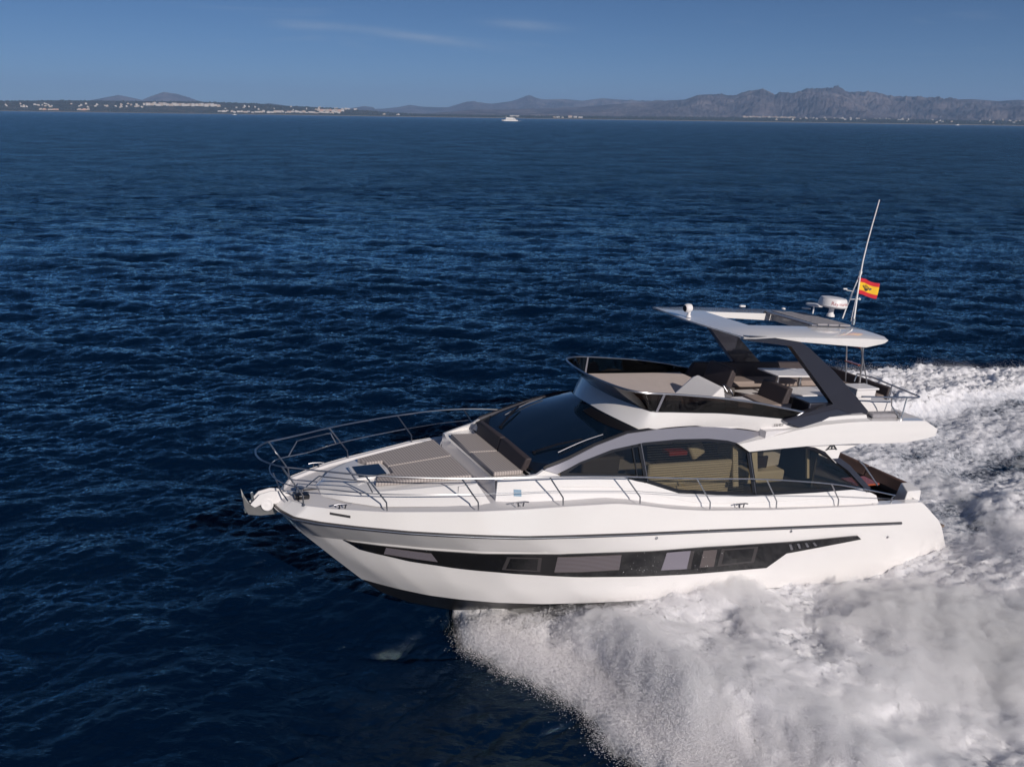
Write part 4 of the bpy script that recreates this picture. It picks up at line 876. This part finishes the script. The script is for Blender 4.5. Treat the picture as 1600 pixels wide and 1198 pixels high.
# leading edge plumes
def edgew(x, y, f, nn, nf): d = xfront(y) + .33 * nn * np.clip(np.abs(y) / 2.5, .15, 1) - x; return np.exp(-((d - .25) / np.where(d > .25, .8, .34)) ** 2) * np.clip(.6 + .35 * nn + .4 * nf, .05, 1)
scatter(3000000, (6.5, 12.8), (.7, 9), .22, .005, .014, edgew)
# against the hull side
scatter(150000, (-.5, 11), (2.1, 2.9), .20, .005, .013, lambda x, y, f, a, b: np.clip(.3 + .5 * a + .4 * b, 0, 1) * np.interp(x, [-.5, .6, 1.5, 3, 5, 7, 9, 11], [.9, 1, .8, .5, .3, .4, .06, .06]), hfun=lambda x, y: np.interp(x, [-.5, 1, 2, 4, 7, 11], [.22, .20, .15, .07, .09, .06]))
# behind the transom and over the port aft quarter
scatter(800000, (-16, -.4), (-3, 5), .10, .005, .013, hfun=lambda x, y: .06 + .22 * np.exp(-((y - 1.6) / 1.0) ** 2) + .10 * sst(2, 4, y))
# starboard side
scatter(250000, (-24, 3), (-10.2, -4.3), .055, .005, .012)
scatter(120000, (-20, -3), (-5, -1.5), .10, .006, .012)
# ragged plumes thrown out along the leading edge
for k in range(900):
    yy = rng.uniform(.9, 9.5); x0 = float(xfront(yy)) + .24 * float(samp(NTm, np.array([xfront(yy)]), np.array([yy]), .2)[0, 0]) * min(1, yy / 2.5) + rng.normal(-.16, .14)
    n = int(rng.uniform(300, 1500)); sg = rng.uniform(.05, .20); out = rng.uniform(.3, 1.4)
    q = rng.normal(0, 1, (n, 3)) * np.array([sg, sg * 1.3, sg * .8]); l = rng.uniform(0, 1, n) ** 1.6 * out * .35
    z0 = .12 + .22 * rng.random(); P.append(np.stack([x0 + q[:, 0] + l * .8, yy + q[:, 1] + l * .5, np.abs(z0 + q[:, 2] + l * .25)], -1)); RD.append(rng.uniform(.002, .0052, n))
PT = np.vstack(P); RR = np.concatenate(RD)
me = D.meshes.new('spray'); me.vertices.add(len(PT)); me.vertices.foreach_set('co', PT.astype(np.float32).ravel()); a = me.attributes.new('rad', 'FLOAT', 'POINT'); a.data.foreach_set('value', RR.astype(np.float32))
spray = D.objects.new('spray', me); COL.objects.link(spray); me.materials.append(MS)
ng = D.node_groups.new('droplets', 'GeometryNodeTree'); ng.interface.new_socket('Geometry', in_out='INPUT', socket_type='NodeSocketGeometry'); ng.interface.new_socket('Geometry', in_out='OUTPUT', socket_type='NodeSocketGeometry')
gi = ng.nodes.new('NodeGroupInput'); go = ng.nodes.new('NodeGroupOutput'); mp_ = ng.nodes.new('GeometryNodeMeshToPoints'); na_ = ng.nodes.new('GeometryNodeInputNamedAttribute'); na_.data_type = 'FLOAT'; na_.inputs['Name'].default_value = 'rad'; sm = ng.nodes.new('GeometryNodeSetMaterial'); sm.inputs['Material'].default_value = MS
ng.links.new(gi.outputs[0], mp_.inputs['Mesh']); ng.links.new(na_.outputs[0], mp_.inputs['Radius']); ng.links.new(mp_.outputs[0], sm.inputs[0]); ng.links.new(sm.outputs[0], go.inputs[0])
md = spray.modifiers.new('droplets', 'NODES'); md.node_group = ng
tag(spray, 'fine white spray droplets thrown up by the hull and over the wake', kind='stuff')
print('droplets', len(PT), 'sea verts', len(th) * len(rs))


# mist: a soft low cloud of spray over the port sheet, thin at its borders
xm = np.arange(-15, 13.2, .11); ym = np.arange(-3.6, 12.4, .11); X, Y = np.meshgrid(xm, ym, indexing='ij')
H, fo, cv = wake(X, Y); n1 = samp(NTm, X, Y, .2)[..., 0]; n2 = samp(NTf, X, Y, .9)[..., 0]; n3 = samp(NTc, X, Y, .7)[..., 0]
dd_ = xfront(Y) - X + .30 * n1 + .14 * n2
Tm = sst(-.35, .9, dd_) * (.05 + .20 * np.clip(.45 + .5 * n1 + .3 * n2 + .4 * n3, 0, 2.2) + .18 * np.exp(-((dd_ - .9) / .9) ** 2)) * np.maximum(sst(0, .35, Y - np.interp(X, [8, 9, 10, 11, 12], [2.15, 2.15, 2.0, 1.6, 1.1])), .75 * sst(-.8, -2.6, X) * sst(-2.6, .2, Y)) * sst(-15, -11, X) * sst(12.4, 11.0, Y)
Tm = Tm + (.26 * np.exp(-((X - 6.6) / .8) ** 2) + .12 * np.exp(-((X - 3.2) / .7) ** 2)) * np.exp(-((Y - 2.45) / .35) ** 2) * np.clip(.8 + .6 * n1 + .5 * n2, 0, 2) * sst(2.1, 2.35, Y)
B_ = H - .35; T_ = B_ + .04 + Tm + .31 * sst(0, .06, Tm)
nx, ny = len(xm), len(ym); V = np.vstack([np.stack([X, Y, T_], -1).reshape(-1, 3), np.stack([X, Y, B_ - .15], -1).reshape(-1, 3)]); q = gridq(nx, ny); q2 = q[:, ::-1] + nx * ny
bd = ([i * ny for i in range(nx)], [i * ny + ny - 1 for i in range(nx)][::-1], list(range(ny))[::-1], [(nx - 1) * ny + j for j in range(ny)]); qs = []
for L_ in bd:
    for a_, b_ in zip(L_[:-1], L_[1:]): qs.append((a_ + nx * ny, b_ + nx * ny, b_, a_))
MMi = D.materials.new('mist'); MMi.use_nodes = True; t = MMi.node_tree; t.nodes.remove(t.nodes['Principled BSDF']); vp = NN(t, 'ShaderNodeVolumePrincipled'); vp.inputs['Density'].default_value = 3.1; vp.inputs['Color'].default_value = (.993, .993, .996, 1); vp.inputs['Anisotropy'].default_value = .1; t.links.new(vp.outputs[0], t.nodes['Material Output'].inputs['Volume'])
mo = mkmesh('spray_mist', V, np.vstack([q, q2, np.array(qs)]), {}, MMi); bm = bmesh.new(); bm.from_mesh(mo.data); bmesh.ops.recalc_face_normals(bm, faces=bm.faces); bm.to_mesh(mo.data); bm.free()
tag(mo, 'soft white mist hanging over the bow spray', kind='stuff')
# ================================================================== FAR COAST
def az2(a, d): return CAM[0] + d * math.cos(R_(a)), CAM[1] + d * math.sin(R_(a))
def landmat(name, stops, sc_, rough=.9, bumpd=0):
    m = D.materials.new(name); m.use_nodes = True; t = m.node_tree; b = t.nodes['Principled BSDF']; b.inputs['Roughness'].default_value = rough; b.inputs['Specular IOR Level'].default_value = .1
    g = NN(t, 'ShaderNodeNewGeometry'); n = NN(t, 'ShaderNodeTexNoise'); n.inputs['Scale'].default_value = sc_; n.inputs['Detail'].default_value = 8; n.inputs['Roughness'].default_value = .68
    r = NN(t, 'ShaderNodeValToRGB'); e = r.color_ramp.elements
    while len(e) < len(stops): e.new(.5)
    for i, (p, c) in enumerate(stops): e[i].position = p; e[i].color = (*c, 1)
    t.links.new(g.outputs['Position'], n.inputs['Vector']); t.links.new(n.outputs['Fac'], r.inputs[0]); t.links.new(r.outputs[0], b.inputs['Base Color']); return m
ML = landmat('coastal_scrub', [(.35, (.030, .036, .024)), (.5, (.055, .055, .036)), (.60, (.12, .10, .07)), (.7, (.20, .17, .13))], .012)
MP = landmat('coastal_plain', [(.4, (.028, .034, .024)), (.55, (.050, .052, .034)), (.7, (.13, .11, .08))], .01)
MM = landmat('mountain_rock', [(.36, (.050, .048, .058)), (.5, (.105, .090, .098)), (.62, (.19, .16, .16)), (.72, (.32, .27, .26))], .0016)
MBc = mat('pale_beach_sand', (.36, .30, .23), .9)
NTh = noise_tile(4000, 1024, 2.9, 31); NTr = noise_tile(9000, 1024, 3.9, 33, 60)
def land(name, tab, d0, d1, rows_, m, amp, label, cols=900, gully=False, pw=1.0, tail=.5):
    A = np.array(tab)[np.argsort([p[0] for p in tab])]; az_ = np.linspace(A[0, 0], A[-1, 0], cols); rid = np.interp(az_, A[:, 0], A[:, 1]) * d1 + CAM[2]
    if gully: rid = rid + 6 * samp(NTr, az_ * 260.0, az_ * 0 + 500, 0)[..., 0] * (rid / 300).clip(0, 1)
    tt = np.concatenate([np.linspace(0, 1, rows_), 1 + np.linspace(0, 1, max(4, rows_ // 3))[1:] * tail]); T_, Az = np.meshgrid(tt, az_, indexing='ij'); Dm = d0 + (d1 - d0) * T_
    X = CAM[0] + Dm * np.cos(np.radians(Az)); Y = CAM[1] + Dm * np.sin(np.radians(Az))
    prof = np.where(T_ <= 1, sst(-.12, 1.0, T_) ** pw, 1 - .6 * ((T_ - 1) / tail) ** 1.3)
    n = samp(NTh, X, Y, .4)[..., 0]; r = 1 - 2 * np.abs(samp(NTr, X, Y, .1)[..., 0]).clip(0, 1)
    Z = rid[None, :] * prof; env = np.clip(T_ * 4, 0, 1) * np.clip(np.abs(1 - T_) * 5, 0.0, 1)
    Z = Z + amp * (n * .5 + (r * .9 if gully else 0) - (.5 if gully else .2)) * env * (rid[None, :] / rid.max())
    Z[0] = -2; ed = np.clip(np.minimum(np.arange(cols), np.arange(cols)[::-1]) / 18, 0, 1)[None, :]; Z = Z * ed - 3 * (1 - ed)
    o = mkmesh(name, np.stack([X, Y, Z], -1).reshape(-1, 3), gridq(len(tt), cols), {}, m); tag(o, label, kind='structure'); return (az_, tt, Z, d0, d1)
farL = [(-88,.004),(-89.0,.00692),(-89.69,.01023),(-90.56,.01363),(-91.26,.01638),(-91.93,.01414),(-92.51,.01184),(-92.99,.01579),(-93.73,.02049),(-94.43,.01886),(-95.14,.01529),(-95.74,.01164),(-96.94,.00878),(-98.25,.00721),(-99.79,.01093),(-100.93,.0083),(-104.47,.006),(-105.67,.00928),(-106.88,.00689)]
coastL = [(-66,.004),(-76,.006),(-80.73,.00642),(-83.64,.00806),(-85.16,.00803),(-88.36,.00976),(-91.74,.01031),(-95.29,.01086),(-99.02,.01006),(-100.93,.00798),(-102.88,.00718),(-105.26,.00512),(-107.68,.00233),(-110.96,.0012),(-113,.0006)]
farM = [(-105,.005),(-106.88,.00689),(-107.69,.00846),(-108.51,.0114),(-109.32,.00957),(-110.96,.0093),(-111.79,.01361),(-112.61,.01518),(-113.85,.01412),(-115.08,.01715),(-116.11,.02284),(-117.14,.019),(-118.37,.01995),(-119.61,.01818),(-120.83,.02115),(-122.05,.02004),(-123.67,.01901),(-125.68,.01938),(-128.05,.01846),(-131.16,.01568)]
farR = [(-108.5,.0005),(-111.78,.0054),(-115.09,.00757),(-119.21,.01127),(-123.27,.01758),(-124.88,.01991),(-126.07,.02146),(-126.84,.02625),(-127.82,.02706),(-128.8,.02455),(-129.95,.02799),(-130.71,.02743),(-131.5,.02295),(-132.24,.02564),(-133.33,.03028),(-134.43,.031),(-135.9,.02918),(-137.33,.028),(-138.23,.02492),(-139.09,.02561),(-140.12,.02443),(-141.14,.02266),(-142.45,.02335),(-143.75,.02163),(-144.69,.02287),(-146.23,.02177),(-150.84,.0197),(-158,.018),(-166,.012)]
plain = [(-100,.0006),(-105.26,.00143),(-107.68,.00165),(-115.09,.00138),(-120,.0018),(-127.34,.00271),(-134.99,.00272),(-140.29,.0030),(-145.18,.0032),(-151.02,.0036),(-166,.003)]
land('far_mountains', farL, 15000, 18000, 30, MM, 60, 'pair of distant bare peaks behind the left coast', 500, True)
land('far_mountains', farM, 16000, 19000, 30, MM, 70, 'faint distant mountain chain above the middle of the horizon', 700, True)
land('mountain_range', farR, 9600, 13500, 90, MM, 75, 'long hazy mountain range along the right horizon', 1500, True, .9)
TL = land('coastal_hill', coastL, 8000, 9300, 40, ML, 6, 'low scrub covered coastal hill on the left horizon', 900, False, .8)
TP = land('coastal_plain', plain, 7400, 9400, 30, MP, 5, 'flat green coastal plain below the mountains', 900, False, .6)
for T_, nm in ((TL, 'left'), (TP, 'right')):
    az_ = T_[0][8:-8]; V = []
    for dd, z in ((T_[3] - 40, .15), (T_[3] + 40, 3.5)): V += [(*az2(a, dd), z) for a in az_]
    bch = mkmesh('beach', np.array(V), gridq(2, len(az_)), {}, MBc); tag(bch, 'thin pale sand beach along the %s shore' % nm, kind='structure')
def onland(T_, a, tn):
    az_, tt, Z, d0, d1 = T_; j = int(np.clip(np.searchsorted(az_, a), 0, len(az_) - 1)); best = 2
    for i in range(2, len(tt)):
        if tt[i] > .97: break
        best = i
        if (Z[i, j] - CAM[2]) / (d0 + (d1 - d0) * tt[i]) >= tn: break
    return d0 + (d1 - d0) * tt[best], float(Z[best, j])
MWH = [mat('white_render_wall', (.55, .51, .47), .8), mat('cream_wall', (.48, .40, .33), .8), mat('pink_ochre_wall', (.55, .36, .27), .8)]
MRF = mat('terracotta_roof', (.30, .14, .09), .8)
BLD = {
'terrace':[(-92.64,0.00626,4.8,3.0),(-92.81,0.00608,5.8,4.1),(-93.02,0.00621,5.1,3.2),(-93.17,0.00629,4.4,4.3),(-93.37,0.00586,5.6,3.1),(-93.53,0.00598,5.5,4.2),(-93.73,0.00634,5.2,3.9),(-93.90,0.00629,4.9,2.9),(-94.09,0.00587,5.1,3.3),(-94.27,0.00607,5.8,4.2),(-94.43,0.00617,5.2,3.5),(-94.60,0.00625,5.6,2.9),(-94.78,0.00605,4.6,3.7),(-94.98,0.00625,6.0,3.1),(-95.16,0.00635,5.3,3.2),(-95.33,0.00601,4.6,3.7),(-95.54,0.00645,4.1,3.2),(-95.72,0.00612,4.5,3.3),(-95.88,0.00623,4.1,3.9),(-96.09,0.00592,5.5,4.3),(-96.24,0.00636,5.9,4.0),(-96.44,0.00595,5.2,4.1),(-96.62,0.00644,4.9,3.0),(-96.81,0.00595,4.7,2.8)],
'shorerow':[(-96.85,0.00073,6.1,2.0),(-97.09,0.00082,6.9,2.1),(-97.29,0.00088,3.2,1.8),(-97.55,0.00084,3.2,2.2),(-97.71,0.00013,3.5,2.2),(-97.98,0.00067,7.0,2.2),(-98.13,0.00068,3.1,2.1),(-98.35,0.00029,6.3,2.2),(-98.54,0.00085,4.0,1.8),(-98.77,0.00035,3.6,1.7),(-99.06,0.00066,7.0,2.1),(-99.27,0.00061,6.2,2.5),(-99.44,0.00110,3.8,2.6),(-99.70,0.00042,4.3,2.4),(-99.91,0.00069,6.3,2.2),(-100.11,0.00067,4.1,2.7),(-100.36,0.00123,6.9,2.8),(-100.54,0.00127,6.6,1.8),(-100.79,0.00077,3.2,1.8),(-100.97,0.00087,6.0,2.7),(-101.14,0.00137,6.7,1.6),(-101.44,0.00132,6.2,2.5),(-101.66,0.00097,6.5,1.8),(-101.85,0.00118,6.6,2.5),(-102.05,0.00102,3.1,1.6),(-102.28,0.00109,6.5,2.3),(-102.45,0.00121,6.1,2.2),(-102.65,0.00081,6.3,1.7),(-102.94,0.00125,6.1,2.0),(-103.12,0.00118,6.9,1.7),(-103.33,0.00108,6.5,2.2),(-103.59,0.00091,6.1,1.7),(-103.87,0.00153,4.2,2.6),(-104.04,0.00101,3.7,2.6)],
'cluster':[(-102.79,0.00324,4.3,3.2),(-102.97,0.00259,5.1,3.9),(-103.15,0.00283,4.0,3.0),(-103.33,0.00249,5.0,3.6),(-103.52,0.00313,4.2,2.9),(-103.70,0.00230,4.7,3.7),(-103.88,0.00275,5.3,3.5),(-104.07,0.00261,4.6,3.9),(-104.25,0.00334,5.8,3.0)],
'villas':[(-91.63,0.00418,2.8,1.6),(-86.17,0.00262,2.4,1.7),(-86.14,0.00509,2.0,1.8),(-86.43,0.00223,2.4,1.7),(-87.70,0.00363,1.9,1.5),(-92.18,0.00664,2.8,1.5),(-87.35,0.00569,1.8,2.0),(-91.33,0.00404,3.1,2.0),(-86.30,0.00334,2.6,1.7),(-92.18,0.00444,3.3,1.3),(-89.96,0.00410,3.0,1.7),(-91.36,0.00592,3.3,1.5),(-89.55,0.00316,2.9,1.4),(-86.83,0.00443,2.8,2.0),(-91.89,0.00571,2.4,1.9),(-87.22,0.00424,1.8,1.3),(-89.11,0.00378,2.8,1.5),(-92.29,0.00499,2.0,1.3),(-92.46,0.00366,3.3,1.7),(-87.43,0.00547,2.2,1.4),(-92.10,0.00392,3.0,1.3),(-86.89,0.00455,3.3,1.3),(-91.03,0.00440,2.7,2.0),(-87.06,0.00378,2.1,1.3),(-85.41,0.00402,2.0,1.2),(-92.63,0.00636,3.2,1.8),(-90.57,0.00436,3.3,1.9),(-90.48,0.00469,2.9,1.8),(-89.21,0.00452,2.0,1.9),(-88.71,0.00597,2.1,1.9),(-87.01,0.00425,2.9,1.9),(-87.54,0.00443,2.5,1.2),(-91.72,0.00710,3.3,1.3),(-86.28,0.00238,3.1,1.4),(-89.22,0.00462,2.9,1.3),(-91.29,0.00329,2.9,1.9),(-92.19,0.00588,3.2,1.9),(-89.48,0.00607,2.8,1.9),(-87.37,0.00343,3.2,1.7),(-85.44,0.00290,2.2,1.9),(-90.05,0.00550,3.2,1.7),(-87.61,0.00282,3.2,1.9),(-104.26,0.00523,2.9,1.7),(-101.23,0.00311,2.4,1.3),(-102.81,0.00549,2.7,1.7),(-98.95,0.00562,1.9,1.8),(-104.48,0.00512,2.0,2.0),(-103.78,0.00569,1.8,1.9),(-102.05,0.00478,1.8,1.8),(-97.19,0.00404,2.0,1.5),(-104.32,0.00486,3.1,1.4),(-100.08,0.00432,1.9,1.5),(-105.05,0.00502,3.2,1.4),(-102.62,0.00424,2.9,1.5),(-98.34,0.00615,3.2,1.9),(-99.15,0.00346,2.5,1.7),(-103.91,0.00646,2.8,1.4),(-101.11,0.00687,2.2,1.4),(-104.53,0.00739,3.0,1.3),(-105.15,0.00741,1.9,1.4),(-104.69,0.00525,3.2,1.6),(-97.84,0.00472,2.5,2.0),(-98.27,0.00522,3.1,1.3),(-105.02,0.00684,2.7,1.7),(-104.47,0.00758,3.2,1.3),(-102.86,0.00734,3.0,1.3),(-98.59,0.00613,2.3,1.5),(-105.12,0.00560,2.4,2.0)],
'huts':[(-87.12,0.00016,4.5,1.8),(-87.31,0.00020,4.6,1.8),(-87.60,0.00026,6.9,1.8),(-87.86,0.00031,6.9,1.8),(-89.08,0.00055,6.1,1.8),(-89.32,0.00059,6.9,1.8),(-89.55,0.00064,4.2,1.8)],
'farm':[(-115.26,0.00032,13.0,2.2),(-117.83,-0.00045,4.0,2.2),(-118.08,-0.00025,5.0,2.2),(-118.37,-0.00046,3.0,2.0),(-118.86,-0.00020,6.0,3.4),(-119.19,-0.00026,5.0,2.8),(-119.52,-0.00032,6.0,2.4),(-106.87,0.00009,4.0,2.0),(-107.76,-0.00004,5.0,1.6)],
'hilltown':[(-129.80,0.00404,4.4,2.3),(-129.99,0.00418,3.2,1.8),(-130.18,0.00534,4.0,2.1),(-130.37,0.00474,3.7,2.3),(-130.56,0.00431,4.5,1.6),(-130.74,0.00545,3.4,1.8),(-130.94,0.00482,3.4,2.2),(-131.12,0.00523,3.7,2.3),(-131.31,0.00431,3.4,1.9),(-131.50,0.00430,3.4,1.6),(-131.68,0.00559,4.7,2.3),(-131.87,0.00445,4.0,1.6),(-132.05,0.00549,4.4,2.0),(-132.24,0.00580,3.8,2.1),(-132.42,0.00550,3.9,1.7),(-132.61,0.00605,4.6,2.3),(-132.79,0.00548,3.2,1.9)],
'plainhouses':[(-135.75,0.00162,2.7,2.2),(-135.48,0.00387,2.9,1.8),(-136.08,0.00225,1.8,1.6),(-137.69,0.00451,1.9,1.4),(-133.48,0.00257,2.4,1.8),(-132.51,0.00263,3.0,1.7),(-138.96,0.00227,2.3,1.5),(-135.58,0.00271,2.5,2.1),(-132.74,0.00228,2.0,2.1),(-136.06,0.00140,2.1,1.9),(-136.05,0.00441,3.3,2.1),(-131.75,0.00048,3.2,1.8),(-135.62,0.00363,1.9,1.7),(-138.21,0.00440,2.7,1.5),(-136.83,0.00168,3.4,1.5),(-134.57,0.00424,2.8,2.1),(-138.04,0.00480,2.6,1.3),(-134.65,0.00129,2.3,2.0),(-138.93,0.00264,2.2,2.1),(-138.68,0.00201,1.8,1.2),(-133.53,0.00231,2.6,1.3),(-136.42,0.00252,2.9,1.7),(-135.68,0.00227,1.9,1.6),(-132.21,0.00336,3.2,1.5),(-133.93,0.00319,2.9,1.3),(-136.41,0.00444,3.5,1.4),(-137.44,0.00315,2.6,1.5),(-134.11,0.00166,2.7,1.7),(-133.17,0.00187,2.1,1.7),(-136.50,0.00293,2.8,1.8),(-132.72,0.00067,3.0,1.9),(-138.91,0.00379,2.4,1.5),(-133.74,0.00307,2.4,1.4),(-135.13,0.00343,2.5,1.9),(-140.77,0.00013,2.9,1.5),(-144.15,0.00310,1.9,2.0),(-138.81,0.00233,3.0,1.2),(-143.01,0.00167,2.1,1.4),(-144.99,0.00266,2.1,1.6),(-143.50,0.00260,1.9,1.8),(-139.25,0.00228,1.8,2.0),(-141.56,0.00073,2.6,2.0),(-140.94,0.00178,2.8,1.2),(-141.09,0.00054,2.6,1.6),(-144.80,0.00249,2.8,1.5),(-139.19,0.00122,2.1,1.2),(-140.55,0.00238,2.4,1.8),(-143.68,0.00084,2.2,1.7),(-144.50,0.00253,3.1,1.3),(-144.71,0.00112,3.2,1.9)],

}
INFO = {'terrace': (TL, 'apartment_block', 'cream apartment block in the long terrace halfway up the left coastal hill', 'apartment block', 'terrace of apartment blocks on the left hill', (0, 0, 1)),
 'shorerow': (TL, 'seafront_building', 'tiny white building in the row along the left shore', 'building', 'white buildings along the left shore', (0, 0, 0, 1)),
 'cluster': (TL, 'apartment_block', 'pale pinkish block in the dense cluster where the left hill runs down to the sea', 'apartment block', 'dense cluster at the foot of the left hill', (1, 2, 0)),
 'villas': (TL, 'villa', 'tiny white villa scattered over the dark left hillside', 'house', 'villas scattered over the left hillside', (0, 0, 1)),
 'huts': (TL, 'beach_building', 'low tan building right on the far left beach', 'building', 'low buildings on the left beach', (1, 2)),
 'farm': (TP, 'shore_building', '', 'building', 'isolated shore buildings in the middle of the coast', (0, 1, 0)),
 'hilltown': (TP, 'town_house', 'beige house in the long town row at the foot of the right mountains', 'house', 'town row below the right mountains', (1, 1, 0)),
 'plainhouses': (TP, 'farmhouse', 'tiny white house dotted over the plain at right', 'house', 'houses dotted over the right plain', (0, 0, 1))}
FL = ['long white shed on the shore just right of the ferry', 'leftmost of three small white sheds right of the long shed', 'middle of three small white sheds right of the long shed', 'rightmost of three small white sheds right of the long shed', 'tall pinkish building at left of the red roofed trio on the middle shore', 'middle building of the red roofed trio on the middle shore', 'right building of the red roofed trio on the middle shore', 'small pale building on the low shore left of the flat point', 'wide pale building on the low shore right of the flat point']
for k, L in BLD.items():
    T_, nm, lab, cat, grp, cols = INFO[k]
    for i, (a, tn, wpx, hpx) in enumerate(L):
        d, z = onland(T_, a, tn); px = d / 1318; W = wpx * px; Hh = hpx * px * .85; x, y = az2(a, d); mb = MB(); ro = a + 90 + random.uniform(-14, 14)
        mb.box((0, 0, Hh / 2 - 2), (W, W * .55, Hh + 4)); st_ = random.random()
        if st_ > .4: mb.box((W * random.uniform(-.2, .2), 0, Hh + px * .35), (W * .5, W * .4, px * .8))
        o = mb.build(nm, MWH[cols[i % len(cols)]]); o.location = (x, y, z); o.rotation_euler = (0, 0, R_(ro))
        if hpx > 2.5 or k == 'hilltown':
            rf = MB().hexa([(-W * .52, -W * .3, Hh + .05), (W * .52, -W * .3, Hh + .05), (W * .52, W * .3, Hh + .05), (-W * .52, W * .3, Hh + .05)], [(-W * .5, -W * .03, Hh + px * .5), (W * .5, -W * .03, Hh + px * .5), (W * .5, W * .03, Hh + px * .5), (-W * .5, W * .03, Hh + px * .5)]).build('roof', MRF if i % 3 == 1 else MWH[1], o)
        tag(o, FL[i] if k == 'farm' else lab, cat, grp if k != 'farm' else None)
# scattered pines and bushes over both shores: far-off vegetation
V = []; Fc = []; pv = []
ico = [(0, 0, 1.1), (.9, 0, .2), (.28, .85, .2), (-.72, .53, .2), (-.72, -.53, .2), (.28, -.85, .2), (0, 0, -.5)]; icf = [(0, 1, 2), (0, 2, 3), (0, 3, 4), (0, 4, 5), (0, 5, 1), (6, 2, 1), (6, 3, 2), (6, 4, 3), (6, 5, 4), (6, 1, 5)]
for T_, n, a0, a1 in ((TL, 3200, -113, -70), (TP, 4200, -160, -103)):
    az_, tt, Z, d0, d1 = T_
    for k in range(n):
        a = random.uniform(a0, a1); i = int(random.random() ** 1.5 * (len(tt) - 8)) + 1; i = min(i, len(tt) - 2); j = int(np.clip(np.searchsorted(az_, a), 0, len(az_) - 1)); dd = d0 + (d1 - d0) * tt[i]
        x, y = az2(a, dd); s_ = random.uniform(4, 9); n0 = len(V); V += [(x + px_ * s_ * 1.5, y + py_ * s_ * 1.5, float(Z[i, j]) + pz_ * s_ * .8) for px_, py_, pz_ in ico]; Fc += [(a_ + n0, b_ + n0, c_ + n0) for a_, b_, c_ in icf]
wd = mkmesh('coastal_woodland', np.array(V), np.array(Fc), {}, mat('pine_foliage', (.028, .036, .020), .9), False); tag(wd, 'dark pines and scrub dotted over the far coast', kind='stuff')
# ferry and small boats, far out
def vessel(name, a, d, L, label, big, head):
    x, y = az2(a, d); o = D.objects.new(name, None); COL.objects.link(o); o.location = (x, y, 0); o.rotation_euler = (0, 0, R_(a + 90 + head)); tag(o, label, 'ferry' if big else 'boat')
    s = L / 40; B = [(-20, -4, -1), (17, -3.6, -1), (20.5, 0, -1), (17, 3.6, -1), (-20, 4, -1)]; T2 = [(-20.5, -4.6, 3), (17, -4.2, 3.2), (22, 0, 3.8), (17, 4.2, 3.2), (-20.5, 4.6, 3)]
    sc3 = lambda P: [(p[0] * s, p[1] * s, p[2] * s) for p in P]
    MB().hexa(sc3(B), sc3(T2)).build('hull', M['plastic'], o)
    if big:
        MB().box((-2 * s, 0, 4.4 * s), (27 * s, 8 * s, 2.8 * s)).build('main_deckhouse', M['plastic'], o, bevel=.3)
        MB().box((-1 * s, 0, 7.2 * s), (15 * s, 6.6 * s, 2.8 * s)).build('upper_deckhouse', M['plastic'], o, bevel=.3)
        MB().box((8 * s, 0, 7.4 * s), (4 * s, 6 * s, 3.4 * s)).build('bridge', M['plastic'], o, bevel=.3)
        MB().box((-2 * s, 0, 4.6 * s), (25 * s, 8.06 * s, .9 * s)).build('window_band', M['hglass'], o)
        MB().tube([(10.5 * s, 0, 8 * s), (10 * s, 0, 13.5 * s)], .35 * s).build('mast', M['plastic'], o)
        MB().box((-11 * s, 0, 6.6 * s), (2.4 * s, 2.4 * s, 3 * s), taper=.8).build('funnel', M['plastic'], o)
    else:
        MB().box((0, 0, 5 * s), (16 * s, 6.5 * s, 5 * s), taper=.7).build('cabin', M['plastic'], o, bevel=.2)
        MB().tube([(-2 * s, 0, 6 * s), (-2 * s, 0, 16 * s)], .5 * s).build('mast', M['plastic'], o)
    return o
vessel('ferry', -114.96, 2300, 40, 'white passenger ferry on the open sea below the middle of the coast', True, 8)
wf = MB().hexa([(-30, -5, .12), (-19, -3.5, .12), (-19, 3.5, .12), (-30, 5, .12)], [(-30, -5, .3), (-19, -3.5, .5), (-19, 3.5, .5), (-30, 5, .3)]).build('ferry_wake', MS); wf.location = (*az2(-114.96, 2300), 0); wf.rotation_euler = (0, 0, R_(-114.96 + 98)); tag(wf, 'short white wake behind the distant ferry', kind='stuff')
vessel('motorboat', -97.70, 5200, 22, 'tiny white motorboat close under the left shore', False, -10)
vessel('motorboat', -141.9, 5600, 24, 'tiny white motorboat near the right end of the shore', False, 20)
# ================================================================== HAZE
hz_ = MB().box((0, 0, 0), (1, 1, 1)).build('haze', D.materials.new('haze_air'), None); hz_.scale = (56000, 56000, 760); hz_.location = (0, 0, 380 - 8)
mh = hz_.data.materials[0]; mh.use_nodes = True; t = mh.node_tree; t.nodes.remove(t.nodes['Principled BSDF']); pv_ = NN(t, 'ShaderNodeVolumePrincipled'); pv_.inputs['Density'].default_value = 5.0e-5; pv_.inputs['Color'].default_value = (.42, .64, 1.0, 1); pv_.inputs['Anisotropy'].default_value = .0
t.links.new(pv_.outputs[0], t.nodes['Material Output'].inputs['Volume']); tag(hz_, 'pale blue sea haze that fades the far coast and mountains', kind='stuff')
